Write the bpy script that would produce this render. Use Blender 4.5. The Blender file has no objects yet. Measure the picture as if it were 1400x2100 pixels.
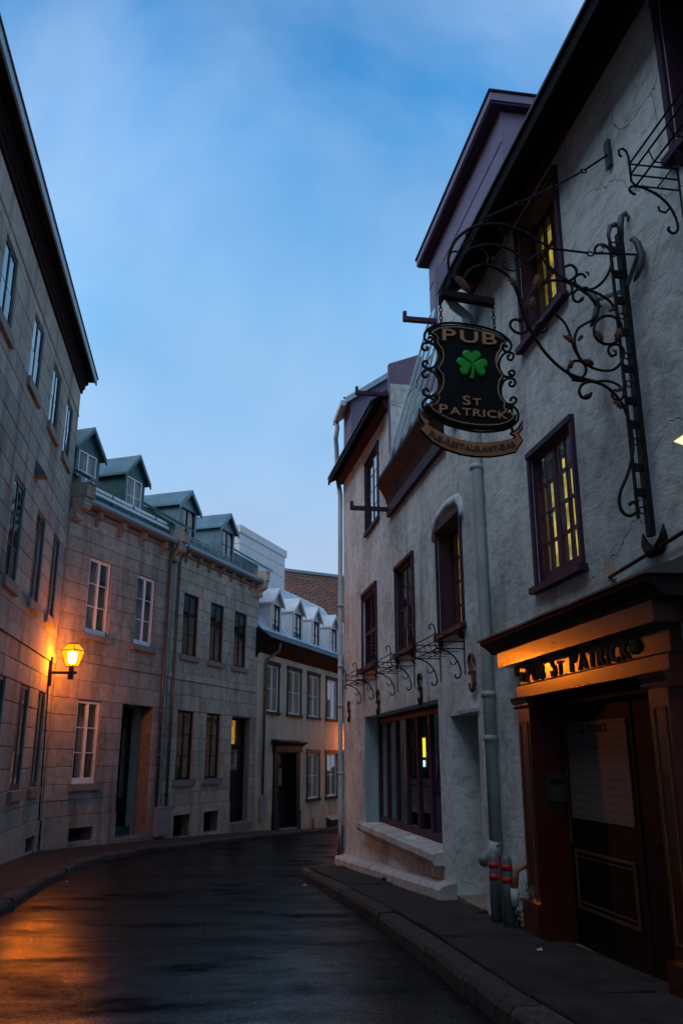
import bpy, bmesh, math, random
from mathutils import Vector, noise
R = math.radians
random.seed(7)
scene = bpy.context.scene
col = scene.collection

# ------------------------------------------------------------------ camera
cam_d = bpy.data.cameras.new('camera')
cam = bpy.data.objects.new('camera', cam_d)
col.objects.link(cam)
cam.location = (0, 0, 1.8)
cam.rotation_euler = (R(90 + 16.4), 0, R(-9.16))
cam_d.sensor_fit = 'VERTICAL'
cam_d.sensor_height = 36
cam_d.lens = 29.43
cam_d.clip_start = 0.05
cam_d.clip_end = 2000
scene.camera = cam

# ------------------------------------------------------------------ world: dusk sky
SUN_EL, SUN_ROT = R(50), R(238)
world = bpy.data.worlds.new('World')
scene.world = world
world.use_nodes = True
wn, wl = world.node_tree.nodes, world.node_tree.links
wn.clear()
sky = wn.new('ShaderNodeTexSky')
sky.sky_type = 'NISHITA'
sky.sun_disc = False
sky.sun_elevation = SUN_EL
sky.sun_rotation = SUN_ROT
sky.air_density = 1.0
sky.dust_density = 0.3
sky.ozone_density = 3.0
bg = wn.new('ShaderNodeBackground')
bg.inputs['Strength'].default_value = 0.03
wout = wn.new('ShaderNodeOutputWorld')
# thin even cloud veil over the whole dome, a little denser low down
tc = wn.new('ShaderNodeTexCoord')
sep = wn.new('ShaderNodeSeparateXYZ')
wl.new(tc.outputs['Generated'], sep.inputs[0])
ramp = wn.new('ShaderNodeValToRGB')
el = ramp.color_ramp.elements
el[0].position, el[0].color = 0.0, (0.60, 0.70, 0.90, 1)
el[1].position, el[1].color = 1.0, (0.018, 0.15, 0.42, 1)
for p_, c_ in ((0.23, (0.48, 0.66, 0.92)), (0.36, (0.31, 0.575, 0.93)), (0.50, (0.19, 0.50, 0.90)), (0.64, (0.09, 0.36, 0.78)), (0.76, (0.025, 0.23, 0.60))):
    e_ = el.new(p_)
    e_.color = (*c_, 1)
wl.new(sep.outputs['Z'], ramp.inputs['Fac'])
nz = wn.new('ShaderNodeTexNoise')
nz.inputs['Scale'].default_value = 2.2
nz.inputs['Detail'].default_value = 4
nz.inputs['Roughness'].default_value = 0.45
wl.new(tc.outputs['Generated'], nz.inputs['Vector'])
mr = wn.new('ShaderNodeMapRange')
mr.inputs['From Min'].default_value = 0.3
mr.inputs['From Max'].default_value = 0.7
mr.inputs['To Min'].default_value = 0.86
mr.inputs['To Max'].default_value = 1.12
wl.new(nz.outputs['Fac'], mr.inputs['Value'])
veil = wn.new('ShaderNodeMix')
veil.data_type = 'RGBA'
nz2 = wn.new('ShaderNodeTexNoise')
nz2.inputs['Scale'].default_value = 2.3
nz2.inputs['Detail'].default_value = 5
nz2.inputs['Roughness'].default_value = 0.5
nz2.inputs['Distortion'].default_value = 0.4
wl.new(tc.outputs['Generated'], nz2.inputs['Vector'])
mr2 = wn.new('ShaderNodeMapRange')
mr2.inputs['From Min'].default_value = 0.44
mr2.inputs['From Max'].default_value = 0.66
mr2.inputs['To Max'].default_value = 0.50
wl.new(nz2.outputs['Fac'], mr2.inputs['Value'])
wl.new(mr2.outputs[0], veil.inputs['Factor'])
wl.new(ramp.outputs['Color'], veil.inputs['A'])
veil.inputs['B'].default_value = (0.53, 0.69, 0.93, 1)
mul = wn.new('ShaderNodeVectorMath')
mul.operation = 'SCALE'
wl.new(veil.outputs['Result'], mul.inputs[0])
wl.new(mr.outputs[0], mul.inputs['Scale'])
bg2 = wn.new('ShaderNodeBackground')
bg2.inputs['Strength'].default_value = 1.08
wl.new(mul.outputs[0], bg2.inputs['Color'])
wl.new(sky.outputs[0], bg.inputs['Color'])
add = wn.new('ShaderNodeMixShader')
add.inputs[0].default_value = 0.90
wl.new(bg.outputs[0], add.inputs[1])
wl.new(bg2.outputs[0], add.inputs[2])
wl.new(add.outputs[0], wout.inputs[0])

# ------------------------------------------------------------------ sun: the last soft light of dusk
sun_d = bpy.data.lights.new('sun', 'SUN')
sun_d.energy = 1.35
sun_d.angle = R(55)
sun_d.color = (0.97, 0.98, 1.0)
sun = bpy.data.objects.new('sun', sun_d)
col.objects.link(sun)
sun.rotation_euler = (R(90) - SUN_EL, 0, R(180) - SUN_ROT)
vs = scene.view_settings
vs.view_transform = 'Standard'
vs.look = 'None'
vs.exposure = 0.0
vs.gamma = 1.0

# ------------------------------------------------------------------ helpers
def link(o):
    col.objects.link(o)
    return o

def thing(name, label, cat, loc=(0, 0, 0), group=None):
    o = bpy.data.objects.new(name, None)
    o.empty_display_size = 0.2
    o.location = loc
    o['label'] = label
    o['category'] = cat
    if group:
        o['group'] = group
    return link(o)

def tag(o, label, cat, group=None):
    o['label'] = label
    o['category'] = cat
    if group:
        o['group'] = group
    return o

def origin_of(p):
    v = Vector((0, 0, 0))
    while p is not None:
        v += p.location
        p = p.parent
    return v

class MB:
    """collects world-space geometry, links it as ONE mesh object"""
    def __init__(s):
        s.v, s.f = [], []
    def add(s, vs_, fs):
        b = len(s.v)
        s.v += [tuple(v) for v in vs_]
        s.f += [tuple(b + i for i in f) for f in fs]
        return s
    def hexa(s, p):                     # 8 points: bottom 4, top 4
        return s.add(p, [(0, 3, 2, 1), (4, 5, 6, 7), (0, 1, 5, 4), (1, 2, 6, 5), (2, 3, 7, 6), (3, 0, 4, 7)])
    def box(s, fr, s0, s1, n0, n1, z0, z1):
        return s.hexa([fr(s0, n0, z0), fr(s1, n0, z0), fr(s1, n1, z0), fr(s0, n1, z0),
                       fr(s0, n0, z1), fr(s1, n0, z1), fr(s1, n1, z1), fr(s0, n1, z1)])
    def prism(s, poly_a, poly_b):
        n = len(poly_a)
        return s.add(list(poly_a) + list(poly_b), [tuple(range(n))[::-1], tuple(range(n, 2 * n))] +
                     [(i, (i + 1) % n, n + (i + 1) % n, n + i) for i in range(n)])
    def tube(s, pts, r, k=6, cap=True):
        pts = [Vector(p) for p in pts]
        if not isinstance(r, (list, tuple)):
            r = [r] * len(pts)
        b = len(s.v)
        up = None
        for i, p in enumerate(pts):
            a = pts[max(i - 1, 0)]
            c = pts[min(i + 1, len(pts) - 1)]
            t = (c - a).normalized()
            if up is None:
                up = t.orthogonal().normalized()
            else:
                up = (up - t * up.dot(t))
                up = up.normalized() if up.length > 1e-5 else t.orthogonal().normalized()
            w = t.cross(up)
            for j in range(k):
                an = 2 * math.pi * j / k
                s.v.append(tuple(p + (up * math.cos(an) + w * math.sin(an)) * r[i]))
        for i in range(len(pts) - 1):
            for j in range(k):
                j2 = (j + 1) % k
                s.f.append((b + i * k + j, b + i * k + j2, b + (i + 1) * k + j2, b + (i + 1) * k + j))
        if cap:
            s.f.append(tuple(b + j for j in range(k))[::-1])
            e = b + (len(pts) - 1) * k
            s.f.append(tuple(e + j for j in range(k)))
        return s
    def lathe(s, c, prof, k=16):        # prof: (radius, z) about a vertical axis at c
        b = len(s.v)
        c = Vector(c)
        for r_, z_ in prof:
            for j in range(k):
                a = 2 * math.pi * j / k
                s.v.append((c.x + r_ * math.cos(a), c.y + r_ * math.sin(a), c.z + z_))
        for i in range(len(prof) - 1):
            for j in range(k):
                j2 = (j + 1) % k
                s.f.append((b + i * k + j, b + i * k + j2, b + (i + 1) * k + j2, b + (i + 1) * k + j))
        s.f.append(tuple(b + j for j in range(k))[::-1])
        e = b + (len(prof) - 1) * k
        s.f.append(tuple(e + j for j in range(k)))
        return s
    def build(s, name, mat, parent=None, smooth=False, recalc=True):
        me = bpy.data.meshes.new(name)
        o0 = origin_of(parent)
        me.from_pydata([(x - o0.x, y - o0.y, z - o0.z) for x, y, z in s.v], [], s.f)
        if recalc:
            bm = bmesh.new()
            bm.from_mesh(me)
            bmesh.ops.recalc_face_normals(bm, faces=bm.faces)
            bm.to_mesh(me)
            bm.free()
        if mat:
            for m_ in (mat if isinstance(mat, (list, tuple)) else [mat]):
                me.materials.append(m_)
        if smooth:
            for p in me.polygons:
                p.use_smooth = True
        o = bpy.data.objects.new(name, me)
        o.parent = parent
        return link(o)

def frame(o, d, n):
    o, d, n = Vector(o), Vector(d), Vector(n)
    def f(s, nn, z):
        return (o.x + d.x * s + n.x * nn, o.y + d.y * s + n.y * nn, z)
    return f

XP, XL = 3.04, -3.79                     # street faces of the pub row and of the tall left building
A = R(28.14)
LC = (XL, 22.47)
PUB = frame((XP, 0, 0), (0, 1, 0), (-1, 0, 0))
L1 = frame((XL, 0, 0), (0, 1, 0), (1, 0, 0))
LF = frame((LC[0], LC[1], 0), (math.sin(A), math.cos(A), 0), (math.cos(A), -math.sin(A), 0))
WORLD = frame((0, 0, 0), (1, 0, 0), (0, 1, 0))

GP = [(-60, 3.6), (-20, 1.45), (0, .62), (5.2, .46), (7.6, .38), (10.25, .24), (17.7, -.22), (22, -.38), (26.8, -.52),
      (33.4, -.76), (42, -1.22), (60, -2.1), (120, -4.0)]
def g(x, y):
    """pavement height: the street runs downhill away from the camera"""
    for (a, za), (b, zb) in zip(GP, GP[1:]):
        if y <= b:
            t = max(0, (y - a) / (b - a))
            return za + (zb - za) * t - .018 * max(-8, min(8, x))
    return GP[-1][1]

# ------------------------------------------------------------------ materials
def nodes(name):
    m = bpy.data.materials.new(name)
    m.use_nodes = True
    n = m.node_tree.nodes
    return m, n, m.node_tree.links, n['Principled BSDF']

def N(n, t, **kw):
    x = n.new('ShaderNode' + t)
    for k, v in kw.items():
        if k in x.inputs:
            x.inputs[k].default_value = v
        else:
            setattr(x, k, v)
    return x

def ramp_(n, l, fac, stops):
    r = n.new('ShaderNodeValToRGB')
    e = r.color_ramp.elements
    e[0].position, e[0].color = stops[0][0], (*stops[0][1], 1)
    e[1].position, e[1].color = stops[-1][0], (*stops[-1][1], 1)
    for p, c in stops[1:-1]:
        q = e.new(p)
        q.color = (*c, 1)
    l.new(fac, r.inputs['Fac'])
    return r.outputs['Color']

def mix(n, l, fac, a, b, mode='MIX'):
    m = n.new('ShaderNodeMix')
    m.data_type = 'RGBA'
    m.blend_type = mode
    for sock, v in ((m.inputs['Factor'], fac), (m.inputs['A'], a), (m.inputs['B'], b)):
        if hasattr(v, 'is_linked') or hasattr(v, 'links'):
            l.new(v, sock)
        elif isinstance(v, tuple):
            sock.default_value = (*v, 1) if len(v) == 3 else v
        else:
            sock.default_value = v
    return m.outputs['Result']

def sc(c, k):
    return tuple(x * k for x in c)

def surf(name, c, rough=.6, metal=0.0, var=.25, nscale=6, bump=.15, bscale=40, stretch=(1, 1, 1), perobj=0.0, spec=.5,
         dirt=None, dirt_amt=.5, dirt_scale=1.2, coat=0.0):
    m, n, l, b = nodes(name)
    t = N(n, 'TexCoord')
    mp = N(n, 'Mapping')
    geo = N(n, 'NewGeometry')
    mp.inputs['Scale'].default_value = stretch
    l.new(geo.outputs['Position'], mp.inputs['Vector'])
    a = N(n, 'TexNoise', Scale=nscale, Detail=6, Roughness=.6)
    l.new(mp.outputs[0], a.inputs['Vector'])
    colr = ramp_(n, l, a.outputs['Fac'], [(.3, sc(c, 1 - var)), (.7, sc(c, 1 + var))])
    if perobj:
        oi = N(n, 'ObjectInfo')
        k = N(n, 'MapRange')
        k.inputs['To Min'].default_value = 1 - perobj
        k.inputs['To Max'].default_value = 1 + perobj
        l.new(oi.outputs['Random'], k.inputs['Value'])
        hv = N(n, 'HueSaturation')
        l.new(k.outputs[0], hv.inputs['Value'])
        l.new(colr, hv.inputs['Color'])
        colr = hv.outputs[0]
    if dirt:
        d = N(n, 'TexNoise', Scale=dirt_scale, Detail=8, Roughness=.65)
        mp2 = N(n, 'Mapping')
        mp2.inputs['Scale'].default_value = (1.5, 1.5, .22)
        l.new(geo.outputs['Position'], mp2.inputs['Vector'])
        l.new(mp2.outputs[0], d.inputs['Vector'])
        f = N(n, 'MapRange')
        f.inputs['From Min'].default_value = .48
        f.inputs['From Max'].default_value = .72
        f.inputs['To Max'].default_value = dirt_amt
        l.new(d.outputs['Fac'], f.inputs['Value'])
        colr = mix(n, l, f.outputs[0], colr, dirt)
    l.new(colr, b.inputs['Base Color'])
    b.inputs['Metallic'].default_value = metal
    b.inputs['Specular IOR Level'].default_value = spec
    if coat:
        b.inputs['Coat Weight'].default_value = coat
        b.inputs['Coat Roughness'].default_value = .15
    rr = N(n, 'MapRange')
    rr.inputs['To Min'].default_value = max(.03, rough - .12)
    rr.inputs['To Max'].default_value = min(1, rough + .12)
    l.new(a.outputs['Fac'], rr.inputs['Value'])
    l.new(rr.outputs[0], b.inputs['Roughness'])
    if bump:
        q = N(n, 'TexNoise', Scale=bscale, Detail=5, Roughness=.6)
        l.new(mp.outputs[0], q.inputs['Vector'])
        bp = N(n, 'Bump', Strength=bump, Distance=.01)
        l.new(q.outputs['Fac'], bp.inputs['Height'])
        l.new(bp.outputs[0], b.inputs['Normal'])
    return m

def stucco(name, c, dirt, crack=.4):
    m, n, l, b = nodes(name)
    geo = N(n, 'NewGeometry')
    P = geo.outputs['Position']
    big = N(n, 'TexNoise', Scale=.9, Detail=8, Roughness=.6)
    l.new(P, big.inputs['Vector'])
    mp = N(n, 'Mapping')
    mp.inputs['Rotation'].default_value = (R(38), 0, 0)
    mp.inputs['Scale'].default_value = (1.5, 1.0, 2.0)
    l.new(P, mp.inputs['Vector'])
    tro = N(n, 'TexNoise', Scale=4.6, Detail=9, Roughness=.68, Distortion=.35)
    l.new(mp.outputs[0], tro.inputs['Vector'])
    c1 = ramp_(n, l, big.outputs['Fac'], [(.30, sc(c, .6)), (.5, c), (.68, sc(c, 1.18))])
    c2 = ramp_(n, l, tro.outputs['Fac'], [(.30, (.48, .46, .44)), (.52, (1, 1, 1))])
    cc = mix(n, l, .75, c1, c2, 'MULTIPLY')
    st = N(n, 'TexNoise', Scale=1.7, Detail=9, Roughness=.7)
    mp2 = N(n, 'Mapping')
    mp2.inputs['Scale'].default_value = (1.3, 1.3, .35)
    l.new(P, mp2.inputs['Vector'])
    l.new(mp2.outputs[0], st.inputs['Vector'])
    f = N(n, 'MapRange')
    f.inputs['From Min'].default_value = .52
    f.inputs['From Max'].default_value = .75
    f.inputs['To Max'].default_value = .75
    l.new(st.outputs['Fac'], f.inputs['Value'])
    cc = mix(n, l, f.outputs[0], cc, dirt)
    # hairline cracks, only in patches
    wv = N(n, 'TexNoise', Scale=2.5, Detail=4)
    l.new(P, wv.inputs['Vector'])
    wmix = N(n, 'VectorMath', operation='MULTIPLY_ADD')
    l.new(wv.outputs['Color'], wmix.inputs[0])
    wmix.inputs[1].default_value = (.5, .5, .5)
    l.new(P, wmix.inputs[2])
    vo = N(n, 'TexVoronoi', feature='DISTANCE_TO_EDGE', Scale=.75)
    l.new(wmix.outputs[0], vo.inputs['Vector'])
    cr = N(n, 'MapRange')
    cr.inputs['From Min'].default_value = .0015
    cr.inputs['From Max'].default_value = .0065
    cr.inputs['To Min'].default_value = 1
    cr.inputs['To Max'].default_value = 0
    l.new(vo.outputs['Distance'], cr.inputs['Value'])
    pm = N(n, 'TexNoise', Scale=.55, Detail=3)
    l.new(P, pm.inputs['Vector'])
    pr = N(n, 'MapRange')
    pr.inputs['From Min'].default_value = .5
    pr.inputs['From Max'].default_value = .62
    l.new(pm.outputs['Fac'], pr.inputs['Value'])
    mm = N(n, 'Math', operation='MULTIPLY')
    l.new(cr.outputs[0], mm.inputs[0])
    l.new(pr.outputs[0], mm.inputs[1])
    m2 = N(n, 'Math', operation='MULTIPLY')
    l.new(mm.outputs[0], m2.inputs[0])
    m2.inputs[1].default_value = crack
    cc = mix(n, l, m2.outputs[0], cc, sc(dirt, .35))
    l.new(cc, b.inputs['Base Color'])
    b.inputs['Roughness'].default_value = .9
    b.inputs['Specular IOR Level'].default_value = .25
    b1 = N(n, 'Bump', Strength=.46, Distance=.04)
    l.new(tro.outputs['Fac'], b1.inputs['Height'])
    fine = N(n, 'TexNoise', Scale=45, Detail=5, Roughness=.65)
    l.new(P, fine.inputs['Vector'])
    b2 = N(n, 'Bump', Strength=.35, Distance=.012)
    l.new(fine.outputs['Fac'], b2.inputs['Height'])
    l.new(b1.outputs[0], b2.inputs['Normal'])
    b3 = N(n, 'Bump', Strength=.8, Distance=.02, invert=True)
    l.new(mm.outputs[0], b3.inputs['Height'])
    l.new(b2.outputs[0], b3.inputs['Normal'])
    l.new(b3.outputs[0], b.inputs['Normal'])
    return m

def glassy(name, tint=(.86, .9, .9), ior=1.52, wav=.02, rough=.02):
    m, n, l, b = nodes(name)
    n.remove(b)
    out = n['Material Output']
    tr = N(n, 'BsdfTransparent')
    tr.inputs[0].default_value = (*tint, 1)
    gl = N(n, 'BsdfGlossy')
    gl.inputs['Roughness'].default_value = rough
    gl.inputs['Color'].default_value = (.95, .95, .95, 1)
    fr = N(n, 'Fresnel', IOR=ior)
    ms = N(n, 'MixShader')
    geo = N(n, 'NewGeometry')
    ns = N(n, 'TexNoise', Scale=2.2, Detail=2)
    l.new(geo.outputs['Position'], ns.inputs['Vector'])
    bp = N(n, 'Bump', Strength=wav, Distance=.2)
    l.new(ns.outputs['Fac'], bp.inputs['Height'])
    l.new(bp.outputs[0], gl.inputs['Normal'])
    k = N(n, 'Math', operation='MULTIPLY_ADD')
    k.inputs[1].default_value = 1.4
    k.inputs[2].default_value = .0
    k.use_clamp = True
    l.new(fr.outputs[0], k.inputs[0])
    # the inner face of the thin pane only transmits (both reflections are taken at the outer face)
    iv = N(n, 'Math', operation='SUBTRACT')
    iv.inputs[0].default_value = 1
    l.new(geo.outputs['Backfacing'], iv.inputs[1])
    kk = N(n, 'Math', operation='MULTIPLY')
    l.new(k.outputs[0], kk.inputs[0])
    l.new(iv.outputs[0], kk.inputs[1])
    l.new(kk.outputs[0], ms.inputs[0])
    l.new(tr.outputs[0], ms.inputs[1])
    l.new(gl.outputs[0], ms.inputs[2])
    l.new(ms.outputs[0], out.inputs[0])
    return m

def emit(name, c, strength, stripes=None):
    m, n, l, b = nodes(name)
    b.inputs['Base Color'].default_value = (*sc(c, .6), 1)
    b.inputs['Roughness'].default_value = .8
    b.inputs['Emission Color'].default_value = (*c, 1)
    b.inputs['Emission Strength'].default_value = strength
    if stripes:
        geo = N(n, 'NewGeometry')
        ns = N(n, 'TexNoise', Scale=stripes, Detail=2)
        l.new(geo.outputs['Position'], ns.inputs['Vector'])
        mr_ = N(n, 'MapRange')
        mr_.inputs['From Min'].default_value = .35
        mr_.inputs['From Max'].default_value = .65
        mr_.inputs['To Min'].default_value = strength * .45
        mr_.inputs['To Max'].default_value = strength * 1.3
        l.new(ns.outputs['Fac'], mr_.inputs['Value'])
        l.new(mr_.outputs[0], b.inputs['Emission Strength'])
    return m

M = {}
DIRT = (.05, .042, .035)
M['stone'] = surf('ashlar_stone', (.345, .298, .242), .85, var=.22, nscale=5, bump=.5, bscale=35, perobj=.16, dirt=(.05, .036, .026), dirt_amt=.75, spec=.3)
M['stone2'] = surf('grey_ashlar_stone', (.46, .375, .285), .85, var=.22, nscale=5, bump=.5, bscale=35, perobj=.15, dirt=(.06, .045, .035), dirt_amt=.6, spec=.3)
M['mortar'] = surf('mortar', (.17, .145, .12), .95, var=.3, bump=.4)
M['sill'] = surf('sill_stone', (.24, .19, .155), .8, var=.2, bump=.4, dirt=DIRT, dirt_amt=.5)
M['stucco'] = stucco('rough_white_stucco', (.62, .69, .68), (.20, .19, .17))
M['ledge'] = surf('worn_white_ledge', (.46, .44, .41), .85, var=.25, bump=.6, bscale=25, dirt=(.12, .1, .09), dirt_amt=.6)
M['cream'] = surf('cream_stucco', (.64, .50, .34), .9, var=.14, nscale=2, bump=.35, bscale=60, dirt=(.16, .12, .09), dirt_amt=.5)
M['blue_paint'] = surf('pale_blue_paint', (.34, .46, .50), .8, var=.15, bump=.3, dirt=(.14, .15, .15), dirt_amt=.6)
M['purple'] = surf('purple_sheet_cladding', (.17, .125, .19), .6, var=.15, nscale=3, bump=.2, bscale=8, dirt=(.10, .09, .11), dirt_amt=.4)
M['dark_purple'] = surf('dark_purple_paint', (.040, .018, .040), .6, var=.3, nscale=8, bump=.25, spec=.25)
M['black'] = surf('black_paint', (.010, .008, .008), .65, var=.3, bump=.2, spec=.2)
M['soffit'] = surf('dark_soffit_boards', (.010, .009, .010), .8, var=.3, bump=.2, spec=.08)
M['bluegrey'] = surf('blue_grey_flashing', (.30, .40, .44), .5, var=.2, bump=.2)
M['teal_dark'] = surf('dark_teal_frame_paint', (.014, .036, .05), .55, var=.2, bump=.15, spec=.25)
M['white'] = surf('white_paint', (.78, .77, .75), .5, var=.06, bump=.15)
M['black_frame'] = surf('near_black_frame_paint', (.009, .009, .010), .6, var=.2, bump=.15, spec=.15)
M['copper'] = surf('green_copper', (.018, .085, .085), .5, var=.3, nscale=3, bump=.2, bscale=6, dirt=(.06, .15, .14), dirt_amt=.4)
M['tin'] = surf('blue_grey_sheet_roof', (.12, .20, .225), .45, metal=.25, var=.25, nscale=2.5, bump=.3, bscale=5, dirt=(.06, .09, .1), dirt_amt=.6)
M['white_tin'] = surf('white_sheet_roof', (.60, .60, .61), .5, metal=.1, var=.1, nscale=2, bump=.25, bscale=5, dirt=(.34, .36, .38), dirt_amt=.5)
M['gutter'] = surf('gutter_metal', (.20, .245, .27), .45, metal=.4, var=.2, bump=.1)
M['pipe'] = surf('pale_downpipe', (.40, .47, .49), .5, var=.2, nscale=3, bump=.2, dirt=(.16, .14, .12), dirt_amt=.6)
M['dark_pipe'] = surf('dark_downpipe', (.10, .10, .11), .3, metal=.5, var=.2, bump=.1)
M['slate'] = surf('slate', (.05, .055, .06), .5, var=.4, nscale=12, bump=.4)
M['iron'] = surf('wrought_iron', (.009, .009, .010), .6, var=.5, nscale=14, bump=.3, bscale=60, spec=.15)
M['rust'] = surf('rusty_iron', (.09, .030, .014), .8, var=.6, nscale=25, bump=.5, bscale=60)
M['steel'] = surf('grey_iron', (.05, .06, .066), .55, metal=.2, var=.3, nscale=10, bump=.3)
M['glass'] = glassy('window_glass', wav=.006)
M['glass_old'] = glassy('wavy_window_glass', wav=.015)
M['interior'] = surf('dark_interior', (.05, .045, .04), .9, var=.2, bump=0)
M['curtain'] = surf('pale_curtain', (.34, .32, .30), .9, var=.08, bump=0)
M['varnish'] = surf('varnished_red_brown_wood', (.060, .010, .005), .24, var=.12, nscale=4, bump=.06, bscale=20, stretch=(1, .25, 2), spec=.3, coat=.55)
M['door'] = surf('dark_maroon_door', (.010, .004, .004), .6, var=.3, bump=.2, spec=.15)
M['gold'] = surf('gilt_moulding', (.12, .06, .018), .5, metal=.3, var=.3, bump=.1)
M['letter_gold'] = surf('bronze_letter', (.45, .22, .10), .45, metal=.2, var=.15, bump=.1)
M['letter_dark'] = surf('dark_carved_letter', (.17, .135, .10), .7, var=.3, bump=.3, spec=.2)
M['ribbon'] = surf('copper_brown_ribbon', (.34, .135, .05), .55, var=.2, bump=.15)
M['board'] = surf('near_black_green_board', (.003, .006, .006), .65, var=.2, bump=.1, spec=.15)
M['clover'] = surf('green_enamel', (.004, .30, .012), .4, var=.12, bump=.05)
M['clover_old'] = surf('faded_green_enamel', (.10, .12, .02), .6, var=.3, bump=.2)
M['poster'] = None
M['concrete'] = surf('worn_pavement', (.038, .031, .026), .8, spec=.12, var=.45, nscale=3, bump=.6, bscale=30, dirt=(.03, .026, .024), dirt_amt=.7)
M['kerb'] = surf('granite_kerb', (.06, .05, .043), .8, spec=.12, var=.5, nscale=14, bump=.8, bscale=22, perobj=.2)
M['brick'] = surf('red_brick', (.22, .072, .045), .9, var=.55, nscale=3.5, bump=.3)
M['bmortar'] = surf('brick_mortar', (.52, .44, .38), .95, var=.2)
M['dull_box'] = surf('tarnished_metal', (.05, .045, .04), .5, metal=.3, var=.3, bump=.2)
M['ribbon_letter'] = surf('dark_brown_letter', (.10, .04, .018), .5, var=.2, bump=.1)
M['grey_box'] = surf('grey_metal_box', (.24, .25, .27), .5, metal=.2, var=.12, bump=.1)
M['bollard'] = surf('grey_bollard', (.13, .14, .15), .5, var=.25, bump=.2)
M['red'] = surf('red_reflective_band', (.42, .012, .012), .5, var=.15, bump=.1)
M['leaf'] = surf('weed_leaf', (.035, .10, .025), .6, var=.35, bump=.1)
M['moss'] = surf('moss', (.03, .055, .018), .9, var=.4, bump=.3)
M['paper'] = surf('white_scrap', (.6, .6, .6), .8, var=.1)
M['wood_pale'] = surf('pale_wood_block', (.50, .36, .26), .8, var=.2)
M['terracotta'] = surf('rust_stained_pipe', (.30, .13, .06), .8, var=.4, nscale=12)
M['lantern_glass'] = None
M['blind'] = emit('lit_yellow_blind', (.75, .55, .10), .75, stripes=5)
M['blind_strip'] = emit('lit_amber_strip', (.85, .60, .15), .85, stripes=6)
M['transom'] = emit('lit_amber_transom', (1.0, .42, .02), .55, stripes=5)
M['neon_y'] = emit('yellow_bar_light', (1.0, .75, .05), 2.2)
M['neon_w'] = emit('white_bar_light', (.75, .9, 1.0), 2.0)

def asphalt():
    m, n, l, b = nodes('wet_asphalt')
    geo = N(n, 'NewGeometry')
    P = geo.outputs['Position']
    big = N(n, 'TexNoise', Scale=.55, Detail=7, Roughness=.62)
    l.new(P, big.inputs['Vector'])
    mp = N(n, 'Mapping')
    mp.inputs['Scale'].default_value = (.55, 1.25, 1)
    l.new(P, mp.inputs['Vector'])
    band = N(n, 'TexNoise', Scale=1.3, Detail=6, Roughness=.6)
    l.new(mp.outputs[0], band.inputs['Vector'])
    fine = N(n, 'TexNoise', Scale=70, Detail=4, Roughness=.7)
    l.new(P, fine.inputs['Vector'])
    agg = N(n, 'TexVoronoi', Scale=90)
    l.new(P, agg.inputs['Vector'])
    cc = ramp_(n, l, fine.outputs['Fac'], [(.3, (.004, .004, .0045)), (.7, (.013, .012, .012))])
    w = N(n, 'Math', operation='MULTIPLY_ADD')
    l.new(band.outputs['Fac'], w.inputs[0])
    w.inputs[1].default_value = .55
    sc_ = N(n, 'Math', operation='MULTIPLY')
    l.new(big.outputs['Fac'], sc_.inputs[0])
    sc_.inputs[1].default_value = .45
    l.new(sc_.outputs[0], w.inputs[2])
    rr = N(n, 'MapRange')
    rr.inputs['From Min'].default_value = .36
    rr.inputs['From Max'].default_value = .64
    rr.inputs['To Min'].default_value = .13
    rr.inputs['To Max'].default_value = .30
    l.new(w.outputs[0], rr.inputs['Value'])
    b1 = N(n, 'Bump', Strength=.28, Distance=.006)
    l.new(agg.outputs['Distance'], b1.inputs['Height'])
    b2 = N(n, 'Bump', Strength=.18, Distance=.02)
    l.new(band.outputs['Fac'], b2.inputs['Height'])
    l.new(b1.outputs[0], b2.inputs['Normal'])
    # damp tarmac: mostly matt black stone, a thin broken film of water gives the gloss
    n.remove(b)
    df = N(n, 'BsdfDiffuse')
    l.new(cc, df.inputs['Color'])
    l.new(b1.outputs[0], df.inputs['Normal'])
    gl = N(n, 'BsdfGlossy')
    gl.inputs['Color'].default_value = (1, 1, 1, 1)
    l.new(rr.outputs[0], gl.inputs['Roughness'])
    l.new(b2.outputs[0], gl.inputs['Normal'])
    wet = N(n, 'MapRange')
    wet.inputs['From Min'].default_value = .40
    wet.inputs['From Max'].default_value = .60
    wet.inputs['To Min'].default_value = .27
    wet.inputs['To Max'].default_value = .02
    l.new(w.outputs[0], wet.inputs['Value'])
    gr = N(n, 'MapRange')
    gr.inputs['From Min'].default_value = .35
    gr.inputs['From Max'].default_value = .65
    gr.inputs['To Min'].default_value = .3
    gr.inputs['To Max'].default_value = 1.6
    l.new(fine.outputs['Fac'], gr.inputs['Value'])
    wm = N(n, 'Math', operation='MULTIPLY')
    l.new(wet.outputs[0], wm.inputs[0])
    l.new(gr.outputs[0], wm.inputs[1])
    ms = N(n, 'MixShader')
    l.new(wm.outputs[0], ms.inputs[0])
    l.new(df.outputs[0], ms.inputs[1])
    l.new(gl.outputs[0], ms.inputs[2])
    l.new(ms.outputs[0], n['Material Output'].inputs[0])
    return m
M['asphalt'] = asphalt()
M['tar'] = surf('tar', (.004, .004, .004), .7, var=.3, bump=.3, spec=.1)

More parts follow.
